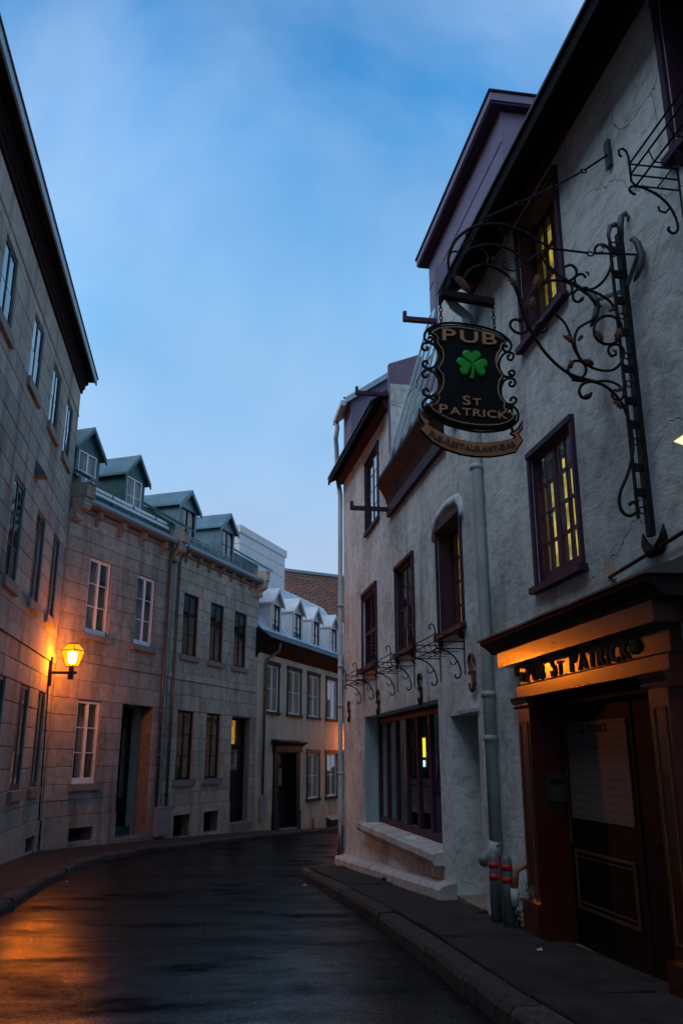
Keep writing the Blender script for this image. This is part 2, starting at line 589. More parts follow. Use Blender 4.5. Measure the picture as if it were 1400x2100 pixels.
def lantern_pane():
    m, n, l, b = nodes('amber_lantern_glass')
    n.remove(b)
    tr = N(n, 'BsdfTransparent')
    tr.inputs[0].default_value = (1.0, .60, .20, 1)
    em = N(n, 'Emission', Strength=1.0)
    em.inputs[0].default_value = (1.0, .36, .01, 1)
    ad = N(n, 'AddShader')
    l.new(tr.outputs[0], ad.inputs[0])
    l.new(em.outputs[0], ad.inputs[1])
    l.new(ad.outputs[0], n['Material Output'].inputs[0])
    return m
M['lantern_glass'] = lantern_pane()
M['flame'] = emit('glowing_mantle', (1.0, .36, .035), 430)
M['flame_far'] = emit('dim_glowing_mantle', (1.0, .38, .04), 280)
M['flood'] = emit('glowing_flood_lens', (1.0, .62, .30), 2.0)

def poster_mat():
    m, n, l, b = nodes('printed_menu')
    geo = N(n, 'NewGeometry')
    br = N(n, 'TexBrick', offset=0.0)
    br.inputs['Color1'].default_value = (.04, .028, .024, 1)
    br.inputs['Color2'].default_value = (.08, .055, .048, 1)
    br.inputs['Mortar'].default_value = (.15, .105, .09, 1)
    br.inputs['Scale'].default_value = 1
    br.inputs['Mortar Size'].default_value = .022
    br.inputs['Brick Width'].default_value = .20
    br.inputs['Row Height'].default_value = .062
    sx = N(n, 'SeparateXYZ')
    cb = N(n, 'CombineXYZ')
    l.new(geo.outputs['Position'], sx.inputs[0])
    l.new(sx.outputs['Y'], cb.inputs['X'])
    l.new(sx.outputs['Z'], cb.inputs['Y'])
    l.new(cb.outputs[0], br.inputs['Vector'])
    ns = N(n, 'TexNoise', Scale=60)
    l.new(geo.outputs['Position'], ns.inputs['Vector'])
    f = mix(n, l, ns.outputs['Fac'], br.outputs['Color'], (.15, .105, .09))
    l.new(f, b.inputs['Base Color'])
    b.inputs['Roughness'].default_value = .55
    return m
M['poster'] = poster_mat()
# ------------------------------------------------------------------ ground, road, pavements
def structure(o):
    o['kind'] = 'structure'
    return o

gm = MB()
big = [-400, -120, -40, -14, 0, 14, 40, 120, 400]
bigy = [-400, -120, -60, -20, 0, 10, 18, 26, 34, 42, 60, 120, 400]
for y in bigy:
    for x in big:
        gm.v.append((x, y, g(x, max(-60, min(120, y))) - .45))
nx = len(big)
for j in range(len(bigy) - 1):
    for i in range(nx - 1):
        gm.f.append((j * nx + i, j * nx + i + 1, (j + 1) * nx + i + 1, (j + 1) * nx + i))
structure(gm.build('ground', M['concrete'], recalc=False))

KL = [(-1.9, -14), (-1.95, 4), (-2.05, 10.3), (-2.3, 15), (-2.36, 18.6), (-2.1, 21.0), (-1.28, 23.6), (.37, 26.7), (2.63, 31.3), (6.05, 39), (9.0, 45), (12, 51)]
KR = [(1.9, -14), (1.84, 3), (1.80, 5.5), (1.88, 9.5), (1.95, 14), (1.93, 16.6), (2.02, 17.5), (2.35, 18.2), (3.0, 18.85), (4.6, 19.9), (8.5, 22.2), (14, 25)]
def dens(pl, step=.6):
    o = []
    for (a, b) in zip(pl, pl[1:]):
        d = math.dist(a, b)
        k = max(1, int(d / step))
        for i in range(k):
            t = i / k
            o.append((a[0] + (b[0] - a[0]) * t, a[1] + (b[1] - a[1]) * t))
    o.append(pl[-1])
    return o

def kerbx(pl, y):
    for (a, b) in zip(pl, pl[1:]):
        if a[1] <= y <= b[1]:
            return a[0] + (b[0] - a[0]) * (y - a[1]) / (b[1] - a[1] + 1e-9)
    return pl[-1][0]

rm = MB()
xs = [-8 + .35 * i for i in range(66)]
ys = [-14 + .35 * i for i in range(196)]
for y in ys:
    for x in xs:
        z = g(x, y) - .125
        z += .018 * noise.noise((x * .9, y * .5, 0)) + .012 * noise.noise((x * 2.1, y * 1.3, 3))
        rm.v.append((x, y, z))
nx = len(xs)
for j in range(len(ys) - 1):
    for i in range(nx - 1):
        rm.f.append((j * nx + i, j * nx + i + 1, (j + 1) * nx + i + 1, (j + 1) * nx + i))
road = structure(rm.build('road', M['asphalt'], smooth=True, recalc=False))

def strip(pl, wall, name):
    """pavement between a kerb line and a wall line given by a function of the kerb point"""
    m = MB()
    top = []
    for (x, y) in pl:
        wx, wy = wall(x, y)
        row = []
        for k in range(7):
            t = k / 6
            px, py = x + (wx - x) * t, y + (wy - y) * t
            row.append((px, py, g(px, py) + .012 * noise.noise((px * 1.5, py * 1.5, 7)) + (.0 if k else -.004)))
        top.append(row)
    for row in top:
        m.v += row
    for j in range(len(top) - 1):
        for i in range(6):
            m.f.append((j * 7 + i, j * 7 + i + 1, (j + 1) * 7 + i + 1, (j + 1) * 7 + i))
    return m

def inset(pl, d):
    """offset a polyline sideways by d (to its right is positive)"""
    o = []
    for i, p in enumerate(pl):
        a, b = pl[max(0, i - 1)], pl[min(len(pl) - 1, i + 1)]
        tx, ty = b[0] - a[0], b[1] - a[1]
        k = math.hypot(tx, ty)
        o.append((p[0] + ty / k * d, p[1] - tx / k * d))
    return o

def wallL(x, y):
    if y < 21.6:
        return (XL - .05, y)
    # foot of the perpendicular on the far facade line
    dx, dy = math.sin(A), math.cos(A)
    s = (x - LC[0]) * dx + (y - LC[1]) * dy
    s = max(s, 0)
    return (LC[0] + dx * s - .05 * dy, LC[1] + dy * s + .05 * dx)

def wallR(x, y):
    if y < 17.4:
        return (XP + .05, y)
    if y < 19:
        return (XP + .05, min(17.4 + (y - 17.4) * .7, 18.45))
    return (x - .6, y - 1.3)

dl, dr = dens(KL), dens(KR)
swl = structure(strip(inset(dl, -.17), wallL, 'sidewalk').build('sidewalk', M['concrete'], smooth=True))
swr = structure(strip(inset(dr, .17), wallR, 'sidewalk').build('sidewalk', M['concrete'], smooth=True))

def kerbstones(pl, parent, side, lo, hi):
    pts = dens(pl, .05)
    acc, i0 = 0, 0
    L = random.uniform(.9, 1.5)
    for i in range(1, len(pts)):
        acc += math.dist(pts[i - 1], pts[i])
        if acc >= L or i == len(pts) - 1:
            seg = pts[i0:i + 1]
            if lo < seg[0][1] < hi:
                sel = [seg[0], seg[len(seg) // 3], seg[2 * len(seg) // 3], seg[-1]]
                inn = inset(sel, side * .185)
                # leave a joint
                def lerp(a, b, t): return (a[0] + (b[0] - a[0]) * t, a[1] + (b[1] - a[1]) * t)
                sel[0], inn[0] = lerp(sel[0], sel[1], .05), lerp(inn[0], inn[1], .05)
                sel[-1], inn[-1] = lerp(sel[-1], sel[-2], .05), lerp(inn[-1], inn[-2], .05)
                m = MB()
                dz = random.uniform(-.012, .014)
                for k, (p, q) in enumerate(zip(sel, inn)):
                    j = random.uniform(-.012, .012)
                    zb = g(*p)
                    c = lerp(p, q, .14)
                    m.v += [(p[0] + j, p[1], zb - .30), (p[0] + j, p[1], zb - .035 + dz), (c[0] + j, c[1], zb + .004 + dz + random.uniform(-.006, .006)), (q[0], q[1], zb + .008 + dz), (q[0], q[1], zb - .3)]
                for k in range(3):
                    for e in range(4):
                        m.f.append((k * 5 + e, k * 5 + e + 1, (k + 1) * 5 + e + 1, (k + 1) * 5 + e))
                m.f += [(0, 1, 2, 3, 4), (15, 16, 17, 18, 19)]
                m.build('kerb_stone', M['kerb'], parent)
            i0, acc, L = i, 0, random.uniform(.9, 1.5)
kerbstones(KL, swl, -1, 6, 45)
kerbstones(KR, swr, 1, 2.5, 20.5)

# paving slabs on the pub side, laid on the bedding sheet with open joints
def slab(poly, dz, parent):
    cx = sum(p[0] for p in poly) / len(poly)
    cy = sum(p[1] for p in poly) / len(poly)
    m = MB()
    top, ch, bot = [], [], []
    for x, y in poly:
        x, y = cx + (x - cx) * .992, cy + (y - cy) * .992
        top.append((cx + (x - cx) * .985, cy + (y - cy) * .985, g(x, y) + .03 + dz))
        ch.append((x, y, g(x, y) + .018 + dz))
        bot.append((x, y, g(x, y) - .05))
    n = len(poly)
    m.v = top + ch + bot
    m.f = [tuple(range(n))]
    for k in range(n):
        k2 = (k + 1) % n
        m.f += [(k, k2, n + k2, n + k), (n + k, n + k2, 2 * n + k2, 2 * n + k)]
    m.build('paving_slab', M['concrete'], parent)
yy = 3.2
while yy < 17.2:
    ln = random.uniform(1.5, 2.3)
    y1 = min(yy + ln, 17.6)
    xa, xb = kerbx(KR, yy) + .20, kerbx(KR, min(y1, 17.0)) + .20
    ob = -.02 if 8.8 < yy else .0
    j = random.uniform(-.1, .1)
    if y1 < 5.1 or yy > 7.7:
        slab([(xa, yy), (XP + .02, yy + j), (XP + .02, y1 + j), (xb, y1)], random.uniform(-.008, .008), swr)
    else:
        slab([(xa, yy), (XP - .18, yy + j), (XP - .18, y1 + j), (xb, y1)], random.uniform(-.008, .008), swr)
    yy = y1

# moss growing in the joint behind the kerb
mm_ = MB()
for k in range(900):
    y = random.uniform(8.5, 17.0)
    if noise.noise((0, y * 1.3, 5)) < -.02:
        continue
    x = kerbx(KR, y) + .195 + random.gauss(0, .012)
    z = g(x, y) + .01
    a = random.uniform(0, 6.28)
    h = random.uniform(.01, .035)
    mm_.add([(x, y, z), (x + .012 * math.cos(a), y + .012 * math.sin(a), z), (x + .01 * math.sin(a), y + .01 * math.cos(a), z + h)], [(0, 1, 2)])
mo = mm_.build('moss', M['moss'], recalc=False)
mo['kind'] = 'stuff'
mo['label'] = 'green moss growing in the joint behind the kerb'
mo['category'] = 'moss'

# tar-sealed trench edges in the asphalt (raised bitumen ribbons)
def seam(pts, w):
    m = MB()
    rows = []
    pts = dens(pts, .25)
    for i, (x, y) in enumerate(pts):
        a, b = pts[max(0, i - 1)], pts[min(len(pts) - 1, i + 1)]
        tx, ty = b[0] - a[0], b[1] - a[1]
        k = math.hypot(tx, ty)
        ww = w * random.uniform(.6, 1.3)
        jx = random.uniform(-.02, .02)
        z = g(x, y) - .125 + .018 * noise.noise((x * .9, y * .5, 0)) + .012 * noise.noise((x * 2.1, y * 1.3, 3)) + .006
        rows.append([(x + ty / k * ww + jx, y - tx / k * ww, z - .008), (x + jx, y, z + .004), (x - ty / k * ww + jx, y + tx / k * ww, z - .008)])
    for r_ in rows:
        m.v += r_
    for j in range(len(rows) - 1):
        for i in range(2):
            m.f.append((j * 3 + i, j * 3 + i + 1, j * 3 + i + 4, j * 3 + i + 3))
    m.build('tar_seam', M['tar'], road, smooth=True)
seam([(.10, 8.6), (.14, 9.8), (.10, 11.2)], .006)

# ------------------------------------------------------------------ generic building pieces
def wall_mesh(fr, s0, s1, z0, z1, thick, ops, step=0, rough=0.0, zb=None, seed=0):
    """a wall slab with real openings; zb(s) lets the foot follow the ground"""
    S = {s0, s1}
    Z = {z0, z1}
    for o in ops:
        for v in (o[0], o[1]):
            if s0 < v < s1: S.add(v)
        for v in (o[2], o[3]):
            if z0 < v < z1: Z.add(v)
    def fill(vals, st):
        vals = sorted(vals)
        if not st:
            return vals
        out = []
        for a, b in zip(vals, vals[1:]):
            k = max(1, int(round((b - a) / st)))
            out += [a + (b - a) * i / k for i in range(k)]
        return out + [vals[-1]]
    S, Z = fill(S, step), fill(Z, step)
    def solid(i, j):
        if i < 0 or j < 0 or i >= len(S) - 1 or j >= len(Z) - 1:
            return False
        cs, cz = (S[i] + S[i + 1]) / 2, (Z[j] + Z[j + 1]) / 2
        return not any(o[0] < cs < o[1] and o[2] < cz < o[3] for o in ops)
    edge = set()
    for i in range(len(S)):
        for j in range(len(Z)):
            c = [solid(i - 1, j - 1), solid(i, j - 1), solid(i - 1, j), solid(i, j)]
            if not all(c):
                edge.add((i, j))
    m = MB()
    idx = {}
    def vid(i, j, b):
        k = (i, j, b)
        if k not in idx:
            s, z = S[i], Z[j]
            if zb and j == 0:
                z = zb(s)
            d = 0.0
            if not b and rough:
                q = noise.noise((s * .55 + seed, z * .55, seed)) + .5 * noise.noise((s * 1.7, z * 1.7, seed + 4))
                d = rough * q * (.35 if (i, j) in edge else 1)
            idx[k] = len(m.v)
            m.v.append(fr(s, -thick if b else d, z))
        return idx[k]
    for i in range(len(S) - 1):
        for j in range(len(Z) - 1):
            if not solid(i, j):
                continue
            m.f.append((vid(i, j, 0), vid(i + 1, j, 0), vid(i + 1, j + 1, 0), vid(i, j + 1, 0)))
            m.f.append((vid(i, j, 1), vid(i, j + 1, 1), vid(i + 1, j + 1, 1), vid(i + 1, j, 1)))
            for (di, dj, a, b) in ((-1, 0, (i, j), (i, j + 1)), (1, 0, (i + 1, j), (i + 1, j + 1)), (0, -1, (i, j), (i + 1, j)), (0, 1, (i, j + 1), (i + 1, j + 1))):
                if not solid(i + di, j + dj):
                    m.f.append((vid(*a, 0), vid(*b, 0), vid(*b, 1), vid(*a, 1)))
    return m

def shell(bld, fr, s0, s1, depth, z0, z1, thick, mat):
    """the other walls, floor and ceiling of a building, so its rooms are dark"""
    m = MB()
    e = .004
    a, b = -thick - e, -depth
    m.box(fr, s0, s0 + .2, b, a, z0, z1)
    m.box(fr, s1 - .2, s1, b, a, z0, z1)
    m.box(fr, s0 + .2 + e, s1 - .2 - e, b, b + .2, z0, z1)
    m.box(fr, s0 + .2 + e, s1 - .2 - e, b + .2 + e, a, z1 - .2, z1 - .05)
    m.box(fr, s0 + .2 + e, s1 - .2 - e, b + .2 + e, a, z0, z0 + .1)
    # a dark partition some way behind the windows
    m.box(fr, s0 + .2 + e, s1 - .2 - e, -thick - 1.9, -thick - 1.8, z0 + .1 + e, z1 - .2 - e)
    return m.build('rear_wall', mat, bld)

def courses(keys, h=.42):
    keys = sorted(set(round(k, 3) for k in keys))
    out = []
    for a, b in zip(keys, keys[1:]):
        k = max(1, int(round((b - a) / h)))
        out += [a + (b - a) * i / k for i in range(k)]
    return out + [keys[-1]]

def ashlar(parent, fr, s0, s1, zl, ops, mat, lmin=.65, lmax=1.25, proud=.018, gap=.010, zb=None):
    for r_, (za, zb_) in enumerate(zip(zl, zl[1:])):
        bl = sorted((o[0], o[1]) for o in ops if min(o[3], zb_) - max(o[2], za) > .03)
        free, c = [], s0
        for a, b in bl:
            if a > c: free.append((c, min(a, s1)))
            c = max(c, b)
        if c < s1: free.append((c, s1))
        for a, b in free:
            if b - a < .04: continue
            cuts = [a]
            x = a + random.uniform(lmin * .5, lmax)
            while x < b - lmin * .45:
                cuts.append(x)
                x += random.uniform(lmin, lmax)
            cuts.append(b)
            for p, q in zip(cuts, cuts[1:]):
                e = gap / 2
                p0, q0, a0, b0 = p + e, q - e, za + e, zb_ - e
                k = .012
                pr = proud + random.uniform(-.004, .005)
                lo = (lambda s: max(a0, zb(s))) if zb else (lambda s: a0)
                if zb and b0 - lo(p0) < .05: continue
                v = [fr(p0, -.006, lo(p0)), fr(q0, -.006, lo(q0)), fr(q0, -.006, b0), fr(p0, -.006, b0),
                     fr(p0, pr - k, lo(p0)), fr(q0, pr - k, lo(q0)), fr(q0, pr - k, b0), fr(p0, pr - k, b0),
                     fr(p0 + k, pr, lo(p0) + k), fr(q0 - k, pr, lo(q0) + k), fr(q0 - k, pr, b0 - k), fr(p0 + k, pr, b0 - k)]
                f = [(8, 9, 10, 11)]
                for t in range(4):
                    t2 = (t + 1) % 4
                    f += [(t, t2, 4 + t2, 4 + t), (4 + t, 4 + t2, 8 + t2, 8 + t)]
                MB().add(v, f).build('stone_block', mat, parent)

def curtain(fr, s0, s1, z0, z1, n, parent, mat, amp=.02, name='curtain'):
    m = MB()
    k = max(6, int((s1 - s0) / .035))
    for i in range(k + 1):
        s = s0 + (s1 - s0) * i / k
        d = amp * math.sin(i * 1.5) + amp * .5 * math.sin(i * .71 + 1)
        m.v += [fr(s, n + d, z0), fr(s, n + d * .7, z1)]
    for i in range(k):
        m.f.append((2 * i, 2 * i + 2, 2 * i + 3, 2 * i + 1))
    return m.build(name, mat, parent, smooth=True, recalc=False)

def window(bld, fr, s0, s1, z0, z1, mat, rec=.10, fw=.06, cols=2, rows=3, mull=.075, bar=.022, dep=.07, glass='glass', sill=None, sill_mat='sill',
           curt=None, casing=None, casing_mat=None, sub=1, skirt=0.0, label=None, name='window'):
    """sash/casement window in a wall opening: frame mesh > panes, sill, curtains"""
    e = .003
    a, b, c, d = s0 + e, s1 - e, z0 + e, z1 - e
    n1, n0 = -rec, -rec - dep
    m = MB()
    m.box(fr, a, b, n0, n1, c, c + fw + skirt)
    m.box(fr, a, b, n0, n1, d - fw, d)
    zi0, zi1 = c + fw + skirt, d - fw
    m.box(fr, a, a + fw, n0, n1, zi0, zi1)
    m.box(fr, b - fw, b, n0, n1, zi0, zi1)
    w = (b - a - 2 * fw - mull * (cols - 1)) / cols
    panes = []
    for i in range(cols):
        x0 = a + fw + i * (w + mull)
        if i:
            m.box(fr, x0 - mull, x0, n0, n1 - .004, zi0, zi1)
        for u in range(sub):
            ws = (w - bar * (sub - 1)) / sub
            y0 = x0 + u * (ws + bar)
            if u:
                m.box(fr, y0 - bar, y0, n0 + .02, n1 - .012, zi0, zi1)
            h = (zi1 - zi0 - bar * (rows - 1)) / rows
            for j in range(rows):
                v0 = zi0 + j * (h + bar)
                if j:
                    m.box(fr, y0, y0 + ws, n0 + .02, n1 - .014, v0 - bar, v0)
                panes.append((y0, y0 + ws, v0, v0 + h))
    o = m.build(name, mat, bld)
    if label:
        o['label'] = label
    for (p, q, u, v) in panes:
        t, t2 = random.uniform(-.003, .003), random.uniform(-.004, .004)
        nm = n1 - .016
        MB().hexa([fr(p - .004, nm - t, u - .004), fr(q + .004, nm + t, u - .004), fr(q + .004, nm + t - .005, u - .004), fr(p - .004, nm - t - .005, u - .004),
                   fr(p - .004, nm - t + t2, v + .004), fr(q + .004, nm + t + t2, v + .004), fr(q + .004, nm + t + t2 - .005, v + .004), fr(p - .004, nm - t + t2 - .005, v + .004)]).build('pane', M[glass], o)
    if sill:
        ov, h, pr = sill
        MB().box(fr, s0 - ov, s1 + ov, -rec - .02, pr, z0 - h, z0 - .001).build('sill', M[sill_mat], o)
    if casing:
        cw, cp = casing
        k = MB()
        k.box(fr, s0 - cw, s0 - .001, -.02, cp, z0, z1)
        k.box(fr, s1 + .001, s1 + cw, -.02, cp, z0, z1)
        k.box(fr, s0 - cw - .03, s1 + cw + .03, -.02, cp + .02, z1 + .001, z1 + cw * 1.2)
        k.box(fr, s0 - cw - .04, s1 + cw + .04, -.02, cp + .05, z0 - cw * .8, z0 - .001)
        k.build('casing', casing_mat or mat, o)
    if curt == 'pair':
        curtain(fr, s0 + .02, s0 + (s1 - s0) * .34, z0, z1, n0 - .28, o, M['curtain'])
        curtain(fr, s1 - (s1 - s0) * .40, s1 - .02, z0, z1, n0 - .28, o, M['curtain'])
    elif curt == 'right':
        curtain(fr, s0 + (s1 - s0) * .52, s1 - .02, z0, z1, n0 - .28, o, M['curtain'])
    elif curt == 'blindtop':
        MB().box(fr, s0 + .05, s1 - .05, n0 - .08, n0 - .07, z0 + (z1 - z0) * random.uniform(.45, .7), z1).build('blind', M['curtain'], o)
    return o

def console(bld, fr, s, z, w, h, pr, mat, name='console', parent=None):
    """scrolled stone bracket under the eaves"""
    prof = [(0, 0), (pr * .35, 0), (pr * .45, h * .12), (pr * .38, h * .3), (pr * .55, h * .42), (pr * .85, h * .5), (pr, h * .66), (pr * .95, h * .82), (pr, h * .84), (pr, h), (0, h)]
    MB().prism([fr(s - w / 2, p, z + q) for p, q in prof], [fr(s + w / 2, p, z + q) for p, q in prof]).build(name, mat, parent or bld)

def downpipe(bld, pts, r, mat, collars=(), k=10):
    o = MB().tube(pts, r, k).build('downpipe', mat, bld, smooth=True)
    for p in collars:
        MB().tube([(p[0], p[1], p[2] - .03), (p[0], p[1], p[2] + .03)], r * 1.22, k).build('collar', mat, o, smooth=True)
    return o

def dormer(bld, fr, s0, s1, z0, zt, za, nf, slope, body, roofm, wmat, glass_rows=2, ov=.16, curt=None, face=None, fw_=.12, head=.12):
    """gabled dormer: body (front + cheeks) > roof, window frame, panes. slope = rise of main roof per metre back"""
    sm = (s0 + s1) / 2
    back = (za - z0) / slope + .3
    fwid = fw_
    t = .05
    o = MB()
    # cheeks
    for s in (s0, s1 - t):
        o.prism([fr(s, nf, z0), fr(s, nf, zt), fr(s, nf - (zt - z0) / slope - .1, zt)], [fr(s + t, nf, z0), fr(s + t, nf, zt), fr(s + t, nf - (zt - z0) / slope - .1, zt)])
    # front: posts, head, gable
    e = .002
    o.box(fr, s0 + t + e, s0 + fwid, nf - .08, nf - .002, z0, zt)
    o.box(fr, s1 - fwid, s1 - t - e, nf - .08, nf - .002, z0, zt)
    o.box(fr, s0 + fwid + e, s1 - fwid - e, nf - .08, nf - .002, zt - head, zt)
    o.box(fr, s0 + fwid + e, s1 - fwid - e, nf - .08, nf - .002, z0, z0 + .06)
    g0, g1 = zt + .001, za - .06
    o.prism([fr(s0, nf - .02, g0), fr(s1, nf - .02, g0), fr(sm, nf - .02, g1)], [fr(s0, nf - back * .6, g0), fr(s1, nf - back * .6, g0), fr(sm, nf - back * .6, g1)])
    d = o.build('dormer', body, bld)
    # roof: two thick slopes with overhang
    rise = (za - zt) / (sm - s0)
    th = .07
    nf2 = nf + .14
    for sgn, se in ((-1, s0 - ov), (1, s1 + ov)):
        zl = zt - rise * ov
        q = MB()
        q.hexa([fr(se, nf2, zl), fr(sm + sgn * .003, nf2, za), fr(sm + sgn * .003, nf - back, za), fr(se, nf - back, zl),
                fr(se, nf2, zl + th), fr(sm + sgn * .003, nf2, za + th), fr(sm + sgn * .003, nf - back, za + th), fr(se, nf - back, zl + th)])
        q.build('dormer_roof', roofm, d)
    # barge boards on the gable
    bb = MB()
    for sgn, se in ((-1, s0 - ov), (1, s1 + ov)):
        zl = zt - rise * ov
        bb.hexa([fr(se, nf2 + .002, zl - .10), fr(sm + sgn * .002, nf2 + .002, za - .10), fr(sm + sgn * .002, nf2 - .04, za - .10), fr(se, nf2 - .04, zl - .10),
                 fr(se, nf2 + .002, zl - .002), fr(sm + sgn * .002, nf2 + .002, za - .002), fr(sm + sgn * .002, nf2 - .04, za - .002), fr(se, nf2 - .04, zl - .002)])
    bb.build('bargeboard', face or body, d)
    # window
    wa, wb, wc, wd = s0 + fwid + .004, s1 - fwid - .004, z0 + .064, zt - head - .004
    w = MB()
    f_ = .05
    w.box(fr, wa, wb, nf - .07, nf - .02, wc, wc + f_)
    w.box(fr, wa, wb, nf - .07, nf - .02, wd - f_, wd)
    w.box(fr, wa, wa + f_, nf - .07, nf - .02, wc + f_, wd - f_)
    w.box(fr, wb - f_, wb, nf - .07, nf - .02, wc + f_, wd - f_)
    mid = (wa + wb) / 2
    w.box(fr, mid - .035, mid + .035, nf - .07, nf - .025, wc + f_, wd - f_)
    hh = (wd - wc - 2 * f_) / glass_rows
    for j in range(1, glass_rows):
        w.box(fr, wa + f_, mid - .035, nf - .06, nf - .032, wc + f_ + j * hh - .012, wc + f_ + j * hh + .012)
        w.box(fr, mid + .035, wb - f_, nf - .06, nf - .032, wc + f_ + j * hh - .012, wc + f_ + j * hh + .012)
    w.build('window_frame', wmat, d)
    for (p, q) in ((wa + f_, mid - .035), (mid + .035, wb - f_)):
        for j in range(glass_rows):
            MB().box(fr, p - .004, q + .004, nf - .052, nf - .046, wc + f_ + j * hh - .002, wc + f_ + (j + 1) * hh + .002).build('pane', M['glass'], d)
    if curt:
        curtain(fr, mid + .03, wb, wc, wd, nf - .2, d, M['curtain'])
    return d

def roof_plane(bld, fr, s0, s1, n0, z0, n1, z1, th, mat, name='roof', seams=0, smat=None):
    o = MB().hexa([fr(s0, n0, z0), fr(s1, n0, z0), fr(s1, n1, z1), fr(s0, n1, z1), fr(s0, n0, z0 + th), fr(s1, n0, z0 + th), fr(s1, n1, z1 + th), fr(s0, n1, z1 + th)]).build(name, mat, bld)
    if seams:
        k = int((s1 - s0) / seams)
        for i in range(1, k):
            s = s0 + (s1 - s0) * i / k
            MB().hexa([fr(s - .012, n0, z0 + th + .002), fr(s + .012, n0, z0 + th + .002), fr(s + .012, n1, z1 + th + .002), fr(s - .012, n1, z1 + th + .002),
                       fr(s - .012, n0, z0 + th + .03), fr(s + .012, n0, z0 + th + .03), fr(s + .012, n1, z1 + th + .03), fr(s - .012, n1, z1 + th + .03)]).build('standing_seam', smat or mat, o)
    return o

# ------------------------------------------------------------------ L1: tall ashlar building on the left
b1 = thing('stone_townhouse', 'tall three storey ashlar building with dark overhanging eaves beside the lit street lamp', 'building', L1(14, 0, g(XL, 14)))
zbL1 = lambda s: g(XL, s) - .15
TW = [(11.3, 12.3), (13.55, 14.52), (16.25, 17.27), (18.6, 19.6), (20.62, 21.6)]
MW = [(11.5, 12.5), (13.8, 14.8), (16.13, 17.15), (18.5, 19.52), (20.6, 21.58)]
LW = [(11.5, 12.5), (13.9, 14.9), (16.25, 17.25), (18.6, 19.62), (20.66, 21.6)]
EW = [(3.0, 4.0), (5.6, 6.6), (8.4, 9.4)]
opsT = [(a, b, 9.18, 10.70) for a, b in TW + EW]
opsM = [(a, b, 5.08, 7.10) for a, b in MW + EW]
opsL = [(a, b, 1.16, 3.31) for a, b in LW + EW]
vent1 = (20.75, 21.85, -.26, .08)
ops1 = opsT + opsM + opsL + [vent1]
w1 = wall_mesh(L1, -8, 22.47, -1.2, 12.0, .38, ops1).build('wall', M['mortar'], b1)
zl = courses([-.65, -.26, .08, .40, 1.16, 3.31, 4.10, 4.36, 5.08, 7.10, 9.18, 10.70, 10.98, 11.62], .44)
ashlar(w1, L1, 10.6, 22.46, zl, [(o[0] - .002, o[1] + .002, o[2] - .002, o[3] + .002) for o in ops1] + [(-99, 99, 4.10, 4.36)], M['stone'], .8, 1.6, zb=zbL1)
MB().box(L1, -8, 22.465, -.01, .05, 4.105, 4.355).build('string_course', M['stone'], b1)
MB().box(L1, -8, 22.465, .002, .035, 10.90, 10.96).build('string_course', M['sill'], b1)
MB().box(L1, -8, 22.465, .0, .045, -.9, .385).build('plinth', M['stone'], b1) if False else None
# plinth stones stand a little proud
for a, b in ((10.6, 12.3), (12.31, 14.2), (14.21, 16.0), (16.01, 17.7), (17.71, 19.3), (19.31, 20.74), (21.86, 22.46)):
    MB().hexa([L1(a, .005, zbL1(a)), L1(b, .005, zbL1(b)), L1(b, .055, zbL1(b)), L1(a, .055, zbL1(a)), L1(a, .005, .37), L1(b, .005, .37), L1(b, .04, .395), L1(a, .04, .395)]).build('plinth_stone', M['stone'], w1)
MB().box(L1, 20.75, 21.85, .005, .05, .082, .39).build('plinth_stone', M['stone'], w1)
MB().box(L1, 20.76, 21.84, -.30, -.28, -.25, .07).build('cellar_grille', M['black'], b1)
for (a, b) in TW:
    window(b1, L1, a, b, 9.18, 10.70, M['teal_dark'], rec=.012, dep=.05, fw=.07, rows=2, mull=.07, sill=(.12, .20, .09))
for (a, b) in MW:
    window(b1, L1, a, b, 5.08, 7.10, M['teal_dark'], rec=.012, dep=.05, fw=.07, rows=3, mull=.07, sill=(.12, .20, .09), curt=random.choice([None, 'blindtop', 'right']))
for (a, b) in LW:
    window(b1, L1, a, b, 1.16, 3.31, M['teal_dark'], rec=.012, dep=.05, fw=.07, rows=3, mull=.07, sill=(.12, .20, .10), skirt=.06, curt='pair')
for (a, b) in EW:
    for z0, z1 in ((1.16, 3.31), (5.08, 7.1), (9.18, 10.7)):
        window(b1, L1, a, b, z0, z1, M['teal_dark'], rec=.012, dep=.05, fw=.07, rows=3, mull=.07)
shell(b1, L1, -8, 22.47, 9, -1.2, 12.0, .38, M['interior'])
# cornice mouldings, soffit, fascia
c_ = MB()
prof = [(-.02, 11.62), (.07, 11.62), (.07, 11.72), (.12, 11.76), (.12, 11.84), (.20, 11.90), (.20, 11.985), (-.02, 11.985)]
c_.prism([L1(-8, p, q) for p, q in prof], [L1(22.50, p, q) for p, q in prof]).build('cornice', M['soffit'], b1)
MB().box(L1, -8, 22.54, -.4, .38, 11.99, 12.03).build('soffit', M['soffit'], b1)
MB().box(L1, -8, 22.58, .381, .42, 11.93, 12.12).build('fascia', M['bluegrey'], b1)
MB().hexa([L1(-8, .45, 12.122), L1(22.6, .45, 12.122), L1(22.6, -9, 12.3), L1(-8, -9, 12.3), L1(-8, .45, 12.145), L1(22.6, .45, 12.145), L1(22.63, -9, 14.2), L1(-8, -9, 14.2)]).build('roof', M['slate'], b1)
# wedge-shaped wall fixture
fx = MB().prism([L1(17.75, .0, 7.62), L1(17.75, .26, 7.62), L1(17.75, .22, 7.70), L1(17.75, .0, 7.98)], [L1(18.1, .0, 7.62), L1(18.1, .26, 7.62), L1(18.1, .22, 7.70), L1(18.1, .0, 7.98)]).build('wall_light', M['dark_pipe'])
tag(fx, 'small unlit grey wedge wall light between two windows high on the left building', 'light')
